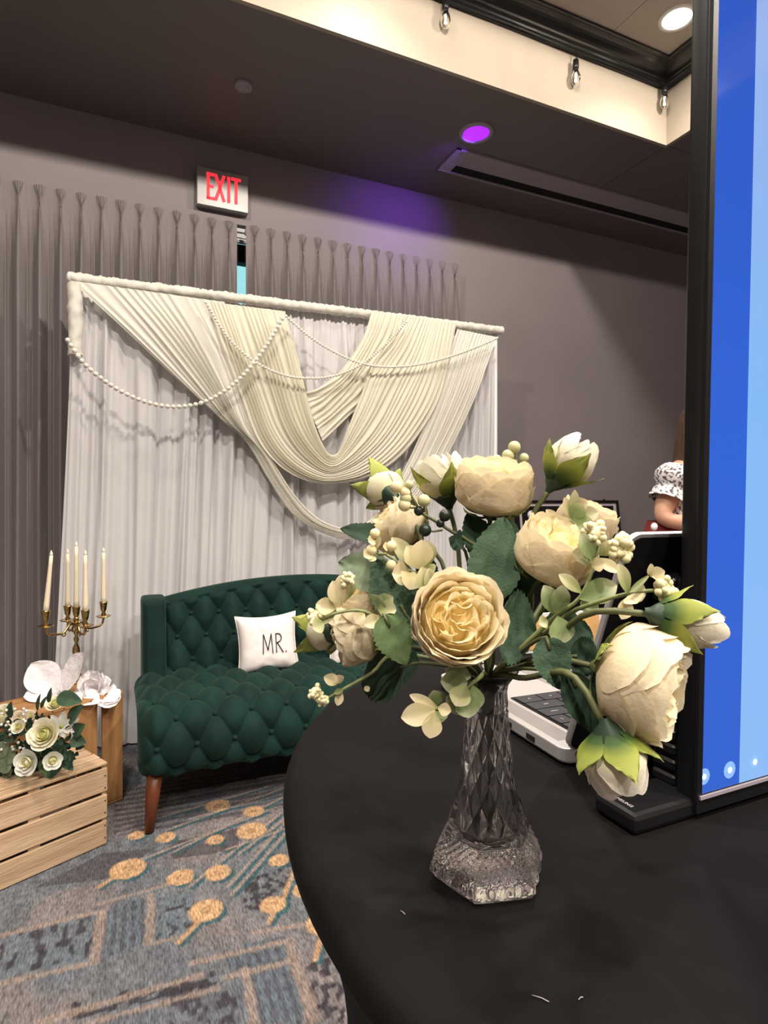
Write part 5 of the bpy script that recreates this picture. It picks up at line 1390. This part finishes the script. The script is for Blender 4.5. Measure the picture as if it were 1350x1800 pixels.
def bud(label, base, tip, d, W, d2=None, seed=0, n_sep=5, open_=0.0, sep_len=0.75):
    B0, Tp = at(*base, d), at(*tip, d2 or d); ax = Tp - B0; H = ax.length; ax.normalize(); R = W / 2
    t = flower_root('rosebud_stem', label, 'flower', 'artificial flowers in the glass vase')
    obj('stem', tube(spline(stem_path(B0, ax, seed), 26), 0.0017, 7), M['stem'], t)
    T = Matrix.Translation(B0) @ basis(ax, seed)
    obj('receptacle', xf(lathe([(0.0017, -0.006), (0.003, -0.003), (0.0058, 0.0), (R * 0.5, 0.004), (R * 0.55, H * 0.14), (0, H * 0.16)], 14, cap=False, star=lambda a: 1 + 0.06 * math.cos(10 * a)), T), M['calyx'], t)
    def pf(r, h, cl): return lambda v: (r * (0.15 + 0.85 * math.sin(min(v / 0.58, 1) * PI / 2)) * (1 - cl * max(0, v - 0.5) ** 2 * 4), h * v)
    L = [(3, pf(R * 0.55, H * 0.98, 0.55), 1.1, 0.4, 0, 0), (3, pf(R * 0.78, H * 1.0, 0.5), 1.05, 0.4, 0, 0), (4, pf(R * 0.95, H * 0.97, 0.42 - 0.3 * open_), 0.9, 0.38, R * 0.05, 0), (3, pf(R, H * 0.88, 0.35 - 0.3 * open_), 0.95, 0.4, R * 0.05, 0)]
    bloom_petals(t, T, L, ('petal_bud',), R * 0.08, seed=seed)
    for k in range(n_sep):
        ln = sep_len * (0.8 + 0.35 * ((k * 0.618 + seed * 0.3) % 1)); fl_ = 0.12 + 0.25 * ((k * 0.37 + seed) % 1)
        V, F, A = petal_on(lambda v: (0.004 + R * 1.04 * math.sin(min(v * 1.5, 1.3)) + R * fl_ * max(0, v - 0.55) ** 2 * 4, H * ln * v - 0.001), k * 2 * PI / n_sep + seed, 0.72, 0, seed + k, tip=0.3, nu=6, nv=14, point=0.93)
        obj('sepal', xf((V, F), T), M['sepal'], t, attr=A)
    return t
# ---- the roses
r1, b1_ = rose('wide open yellow cream rose facing the viewer above the vase mouth', 803, 1090, 0.325, 0.0238, dirc(0.08, 0.42, 1), 1.0, n_in=2, open_=1.0)
r2, b2_ = rose('cream rose seen from the side, topmost open bloom of the vase', 868, 858, 0.40, 0.0255, dirc(0.06, 0.95, 0.28), 2.0)
r3, b3_ = rose('cream rose opening upward right of the big dusty leaf', 974, 972, 0.355, 0.0235, dirc(0.3, 0.8, 0.42), 3.0)
r4, b4_ = rose('largest pale rose nodding to the right in front of the screen edge', 1124, 1197, 0.29, 0.0265, dirc(0.72, -0.16, 0.52), 4.0)
r5, b5_ = rose('shaded blush rose at the left of the vase, in front of the white pillow', 622, 1112, 0.40, 0.0205, dirc(-0.62, -0.2, 0.12), 5.0)
r6, b6_ = rose('pinkish cream rose under the dark berry sprig at upper left', 702, 922, 0.43, 0.0225, dirc(-0.5, 0.35, 0.1), 6.0)
r7, b7_ = rose('pale half hidden rose behind the upper right rose and seed clusters', 1030, 918, 0.42, 0.020, dirc(0.3, 0.8, 0.2), 7.0)
r8, b8_ = rose('soft cream rose above the shaded blush rose at left', 644, 1060, 0.41, 0.0225, dirc(-0.25, 0.9, 0.25), 8.0, sepals=False, mats=('petal_out', 'petal_out'))
# ---- the buds
bud('white rosebud with lime sepals at the top left of the topmost rose', (788, 884), (768, 798), 0.43, 0.036, seed=1, open_=0.6, sep_len=0.8)
bud('white rosebud on a bare stem at the upper right against the grey wall', (972, 852), (1032, 772), 0.38, 0.031, seed=2.2, sep_len=0.7)
bud('white rosebud pointing right across the blue screen', (1152, 1080), (1272, 1112), 0.29, 0.024, seed=3.1, sep_len=0.62)
bud('white rosebud hanging down below the largest pale rose', (1066, 1283), (1092, 1388), 0.275, 0.029, seed=4, open_=0.7, sep_len=0.62)
bud('small white rosebud with spread lime sepals left of the berries', (694, 874), (664, 852), 0.435, 0.031, 0.47, seed=5.3, sep_len=1.25)
bud('white rosebud with pointed lime sepals facing the white MR. pillow', (592, 1111), (557, 1105), 0.405, 0.029, 0.435, seed=0.6, sep_len=1.15)

# ---- broad serrated leaves, each on its own wire
def leaf_stem(label, base, tip, d0, d1, width, m='leaf', nrm=(0, 0.2, 1), serr=0.16, bend=0.12, fold=0.25, wave=0.08, seed=0):
    t = flower_root('greenery_spray', label, 'greenery', 'broad leaves in the glass vase')
    Bp, Tp = at(*base, d0), at(*tip, d1)
    P = stem_path(Bp, (Tp - Bp) * 0.3 + (Bp - MOUTH), seed)
    obj('stem', tube(spline(P + [Bp.lerp(Tp, 0.25)], 26), 0.0011, 6), M['stem'], t)
    leaf(t, Bp, Tp, dirc(*nrm), width, m, serr=serr, bend=bend, fold=fold, wave=wave, seed=seed, nv=44, nu=8)
LS = leaf_stem
LS('big dusty green leaf standing upright in the middle of the bunch', (850, 1062), (888, 908), 0.345, 0.36, 0.033, 'leaf', (0.1, 0, 1), seed=1, bend=0.03)
LS('dusty green leaf right of the open front rose', (876, 1100), (944, 1112), 0.35, 0.345, 0.044, 'leaf', (0.2, 0.3, 1), seed=2)
LS('fresh green leaf drooping left of the open front rose', (676, 1080), (712, 1168), 0.335, 0.325, 0.022, 'leaf_l', (-0.2, 0.2, 1), seed=3, serr=0.22)
LS('tall green leaf above the fresh drooping leaf', (722, 1092), (655, 980), 0.37, 0.385, 0.030, 'leaf', (-0.1, 0.1, 1), seed=4)
LS('frosted pale leaf pointing left over the backdrop', (690, 1020), (592, 985), 0.39, 0.40, 0.028, 'leaf_p', (0, 0.3, 1), seed=5, serr=0.2)
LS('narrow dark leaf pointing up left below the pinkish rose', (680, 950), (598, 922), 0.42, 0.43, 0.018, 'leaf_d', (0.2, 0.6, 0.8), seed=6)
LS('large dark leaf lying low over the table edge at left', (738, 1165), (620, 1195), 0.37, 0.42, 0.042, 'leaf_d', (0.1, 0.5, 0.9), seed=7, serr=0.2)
LS('long dusty leaf hanging over the laptop keys', (960, 1120), (985, 1212), 0.315, 0.305, 0.020, 'leaf', (-0.2, 0.1, 1), seed=8, serr=0.2, bend=0.05)
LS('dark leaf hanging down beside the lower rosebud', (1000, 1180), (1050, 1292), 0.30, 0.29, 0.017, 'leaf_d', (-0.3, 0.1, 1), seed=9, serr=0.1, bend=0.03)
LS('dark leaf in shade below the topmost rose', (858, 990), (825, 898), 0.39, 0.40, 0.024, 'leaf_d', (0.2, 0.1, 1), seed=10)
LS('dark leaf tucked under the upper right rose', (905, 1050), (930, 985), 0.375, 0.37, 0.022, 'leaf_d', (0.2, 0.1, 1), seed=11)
LS('dark leaf behind the right hand sprig', (950, 1115), (1052, 1115), 0.345, 0.36, 0.03, 'leaf_d', (0, 0.4, 0.9), seed=12)
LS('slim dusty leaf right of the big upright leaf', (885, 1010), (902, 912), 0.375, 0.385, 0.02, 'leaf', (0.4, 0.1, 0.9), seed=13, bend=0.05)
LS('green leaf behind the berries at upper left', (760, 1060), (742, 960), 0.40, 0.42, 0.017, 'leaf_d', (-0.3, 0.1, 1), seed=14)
LS('dark leaf between the laptop and the largest rose', (1000, 1150), (1058, 1165), 0.315, 0.31, 0.022, 'leaf_d', (0, 0.4, 0.9), seed=15)
LS('small dark leaf left of the stems by the white backdrop', (815, 960), (790, 945), 0.40, 0.40, 0.012, 'leaf_d', (0, 0.3, 1), seed=16)
LS('pale grey green leaf in the gap left of the front rose', (738, 1110), (702, 1042), 0.40, 0.41, 0.02, 'leaf_p', (0.2, 0.2, 1), seed=17)

# ---- plastic sprigs: oval leaflets, berries and seed clusters
def sprig(label, path, d, leaflets=(), berries=(), clusters=(), m='stem_l', name='leaf_sprig', r=0.0014):
    t = flower_root(name, label, 'sprig', 'plastic sprigs in the glass vase')
    P = [at(px, py, dd) for (px, py, dd) in path]
    S = stem_path(P[0], P[1] - P[0], 0)[:4] + [P[0]]
    obj('stem', tube(spline(S + P[1:], 44), [0.0014] * 30 + [0.0014 - 0.0005 * k / 13 for k in range(14)], 7), M[m], t)
    for (bx_, by, tx, ty, w, mm, *o) in leaflets:
        dd = o[0] if o else d; nr = o[1] if len(o) > 1 else (0.1, 0.3, 1)
        B0, T0_ = at(bx_, by, dd), at(tx, ty, dd - 0.004)
        leaf(t, B0, T0_, dirc(*nr), w, mm, 'leaflet', fold=0.3, bend=0.08, nu=6, nv=12, blunt=1.25)
    for (px, py, rr, mm, sx_, sy_) in berries:
        p = at(px, py, d); q = at(sx_, sy_, d)
        bo = obj('berry', sphere(p, rr, 12, 8), M[mm], t)
        obj('stalk', tube([q, q.lerp(p, 0.5) - UP * 0.0008, p], 0.0007, 6), M[m], bo)
    for (px, py, rr, n, *o) in clusters:
        c = at(px, py, o[0] if o else d); rk = random.Random(int(px))
        bl = [sphere(c + dirc(rk.uniform(-1, 1), rk.uniform(-1, 1), rk.uniform(-.2, 1)) * rr * rk.uniform(0.5, 1), rr * rk.uniform(0.24, 0.4), 7, 5) for k in range(n)]
        so_ = obj('seed_cluster', merge(sphere(c, rr * 0.7, 8, 6), *bl), M['seed'], t); so_['kind'] = 'stuff'
    return t
sprig('pale oval leaved sprig bending down left over the vase neck', [(842, 1192, .335), (815, 1215, .325), (780, 1240, .32), (760, 1247, .318)], 0.32,
      [(828, 1190, 784, 1178, .0105, 'euc_g', .326), (822, 1200, 776, 1198, .012, 'euc_g', .322), (820, 1205, 800, 1240, .011, 'euc', .314, (-.3, .3, 1)), (815, 1215, 826, 1262, .013, 'euc_g', .318), (812, 1225, 790, 1250, .012, 'euc_g', .322), (832, 1205, 838, 1248, .009, 'euc_g', .322),
       (770, 1245, 722, 1222, .005, 'euc_c', .318), (765, 1248, 706, 1262, .011, 'euc_c', .314), (762, 1252, 756, 1298, .010, 'euc_c', .313), (770, 1244, 792, 1250, .006, 'euc_c', .312), (768, 1240, 762, 1215, .010, 'euc_g', .326), (766, 1250, 772, 1272, .010, 'euc_g', .318)])
sprig('pale green two lobed sprig in the middle right of the bunch', [(905, 1150, .345), (978, 1082, .33), (1020, 1050, .325), (1045, 990, .325), (1052, 955, .325)], 0.325,
      [(975, 1080, 958, 1030, .010, 'euc_g', .327), (977, 1080, 990, 1030, .010, 'euc_g', .325), (980, 1083, 990, 1132, .0135, 'euc_g', .318), (1018, 1052, 1085, 1028, .013, 'euc_g', .322), (1022, 1042, 985, 1010, .0065, 'euc', .318), (1020, 1058, 1052, 1070, .012, 'euc_g', .324), (962, 1090, 948, 1096, .006, 'euc', .32),
       (1042, 985, 1022, 938, .009, 'euc_g', .323), (1045, 982, 1090, 1004, .006, 'euc_c', .32), (1046, 985, 1008, 970, .010, 'euc', .33), (1048, 975, 1068, 950, .012, 'euc', .33), (1040, 995, 1062, 990, .007, 'euc_c', .318)],
      clusters=[(1046, 938, .0066, 26), (1085, 962, .0075, 30, .33)])
sprig('thin sprig with a cream seed cluster left of the screen', [(985, 1090, .335), (1040, 1062, .315), (1102, 1044, .305), (1145, 1038, .30), (1160, 1038, .30)], 0.303,
      [(1104, 1044, 1090, 992, .0065, 'euc', .302), (1106, 1046, 1120, 1060, .012, 'euc_c', .303), (1108, 1040, 1136, 1042, .010, 'euc_c', .305), (1104, 1050, 1094, 1088, .0075, 'euc_c', .302), (1140, 1010, 1145, 992, .003, 'euc_c', .30), (1142, 1012, 1168, 1004, .006, 'euc_c', .30), (1140, 1012, 1110, 1038, .0022, 'stem_l', .302), (1150, 1012, 1156, 1020, .004, 'euc_c', .3)],
      clusters=[(1166, 1032, .0062, 26, .30)])
sprig('cream star flower sprig above the seed cluster at right', [(960, 1060, .36), (990, 970, .37), (1002, 915, .37), (1006, 905, .37)], 0.37,
      [(1002, 915, 994, 875, .006, 'euc_c'), (1004, 912, 1012, 862, .006, 'euc'), (1005, 912, 1022, 885, .010, 'euc_g', .366), (1006, 912, 1052, 900, .010, 'euc', .372), (995, 925, 1048, 925, .013, 'euc_g', .366), (985, 930, 962, 896, .007, 'euc_c', .372), (1015, 890, 1032, 882, .007, 'euc_c', .366)])
sprig('cream star berried sprig over the pinkish rose at left', [(790, 1050, .37), (740, 1012, .375), (712, 1000, .38), (680, 975, .385), (664, 975, .385)], 0.375,
      [(740, 1000, 716, 960, .0125, 'euc_c', .372), (735, 1000, 690, 945, .010, 'euc', .378), (738, 1000, 742, 950, .014, 'euc_c', .366), (752, 995, 748, 950, .012, 'euc', .376), (722, 1010, 690, 1008, .014, 'euc_c', .37), (722, 1008, 712, 1022, .010, 'euc_c', .366), (728, 1005, 720, 1036, .012, 'euc_c', .364), (655, 970, 640, 978, .007, 'euc_c'), (655, 975, 650, 986, .006, 'euc_c'), (660, 965, 668, 945, .003, 'euc_c'),
       (660, 948, 648, 952, .006, 'euc_c'), (682, 962, 674, 960, .005, 'euc_c'), (745, 995, 760, 1010, .010, 'euc', .37)],
      berries=[(653, 967, .0036, 'berry_c', 680, 975), (659, 938, .0033, 'berry_c', 664, 972), (688, 960, .0034, 'berry_c', 700, 985), (688, 994, .0036, 'berry_c', 705, 996)])
sprig('sprig of pale and dark green berries at upper left', [(842, 985, .385), (822, 950, .385), (795, 935, .385), (766, 916, .385), (742, 902, .385), (728, 880, .385), (722, 868, .385)], 0.385, [(815, 950, 800, 948, .012, 'leaf_d')],
      berries=[(711, 888, .0042, 'berry_c', 734, 893), (712, 866, .0036, 'berry_c', 728, 885), (697, 856, .0042, 'berry_c', 726, 882), (713, 876, .0038, 'berry', 730, 888), (719, 852, .003, 'berry', 722, 868), (745, 880, .0042, 'berry', 746, 900), (736, 898, .0032, 'berry_d', 748, 905), (747, 932, .0042, 'berry_d', 778, 932), (782, 906, .004, 'berry_d', 772, 918), (774, 920, .0028, 'berry_d', 776, 922)], m='stem', name='berry_sprig')
sprig('three pale berries standing above the topmost rose', [(880, 940, .41), (900, 840, .425), (906, 815, .425), (908, 808, .425)], 0.425, [(905, 822, 896, 812, .008, 'euc_g')],
      berries=[(904, 786, .0045, 'berry', 909, 812), (893, 801, .0045, 'berry', 905, 818), (921, 805, .0035, 'berry', 908, 820), (873, 809, .004, 'berry', 895, 830)], name='berry_sprig')
sprig('pale sprig with a round seed cluster low at left', [(700, 1150, .38), (655, 1182, .385), (610, 1208, .385), (575, 1228, .385)], 0.385,
      [(598, 1200, 570, 1190, .007, 'euc_c'), (600, 1200, 592, 1188, .006, 'euc_c'), (600, 1215, 593, 1240, .005, 'euc_c'), (604, 1212, 588, 1218, .003, 'stem_l'), (642, 1206, 648, 1215, .003, 'euc_c')],
      clusters=[(554, 1216, .0045, 18), (566, 1230, .0045, 18)])
sprig('cream sprig with a yellow seed head above the left facing rosebud', [(700, 1110, .385), (640, 1075, .375), (590, 1078, .372), (560, 1092, .37)], 0.372,
      [(590, 1070, 556, 1062, .010, 'euc_c'), (592, 1075, 552, 1080, .013, 'euc', .376), (600, 1065, 585, 1022, .011, 'euc_c'), (605, 1060, 598, 1012, .010, 'euc_c', .378), (608, 1055, 615, 1010, .010, 'euc', .38), (570, 1095, 550, 1104, .009, 'euc', .368), (640, 1078, 625, 1095, .008, 'euc_c', .368), (672, 1085, 640, 1098, .008, 'euc_c', .364), (660, 1068, 690, 1050, .010, 'euc_g', .366), (664, 1070, 696, 1072, .011, 'euc', .362), (660, 1060, 668, 1048, .012, 'euc_g', .364)],
      clusters=[(556, 1084, .0056, 26), (612, 1018, .005, 22)])
sprig('pale pointed leaf sprig behind the front rose at upper left', [(800, 1120, .37), (760, 1060, .36), (748, 1040, .358), (744, 1015, .358)], 0.358,
      [(755, 1050, 742, 998, .011, 'euc'), (760, 1050, 755, 1000, .008, 'euc'), (765, 1050, 772, 1012, .009, 'euc_c')])
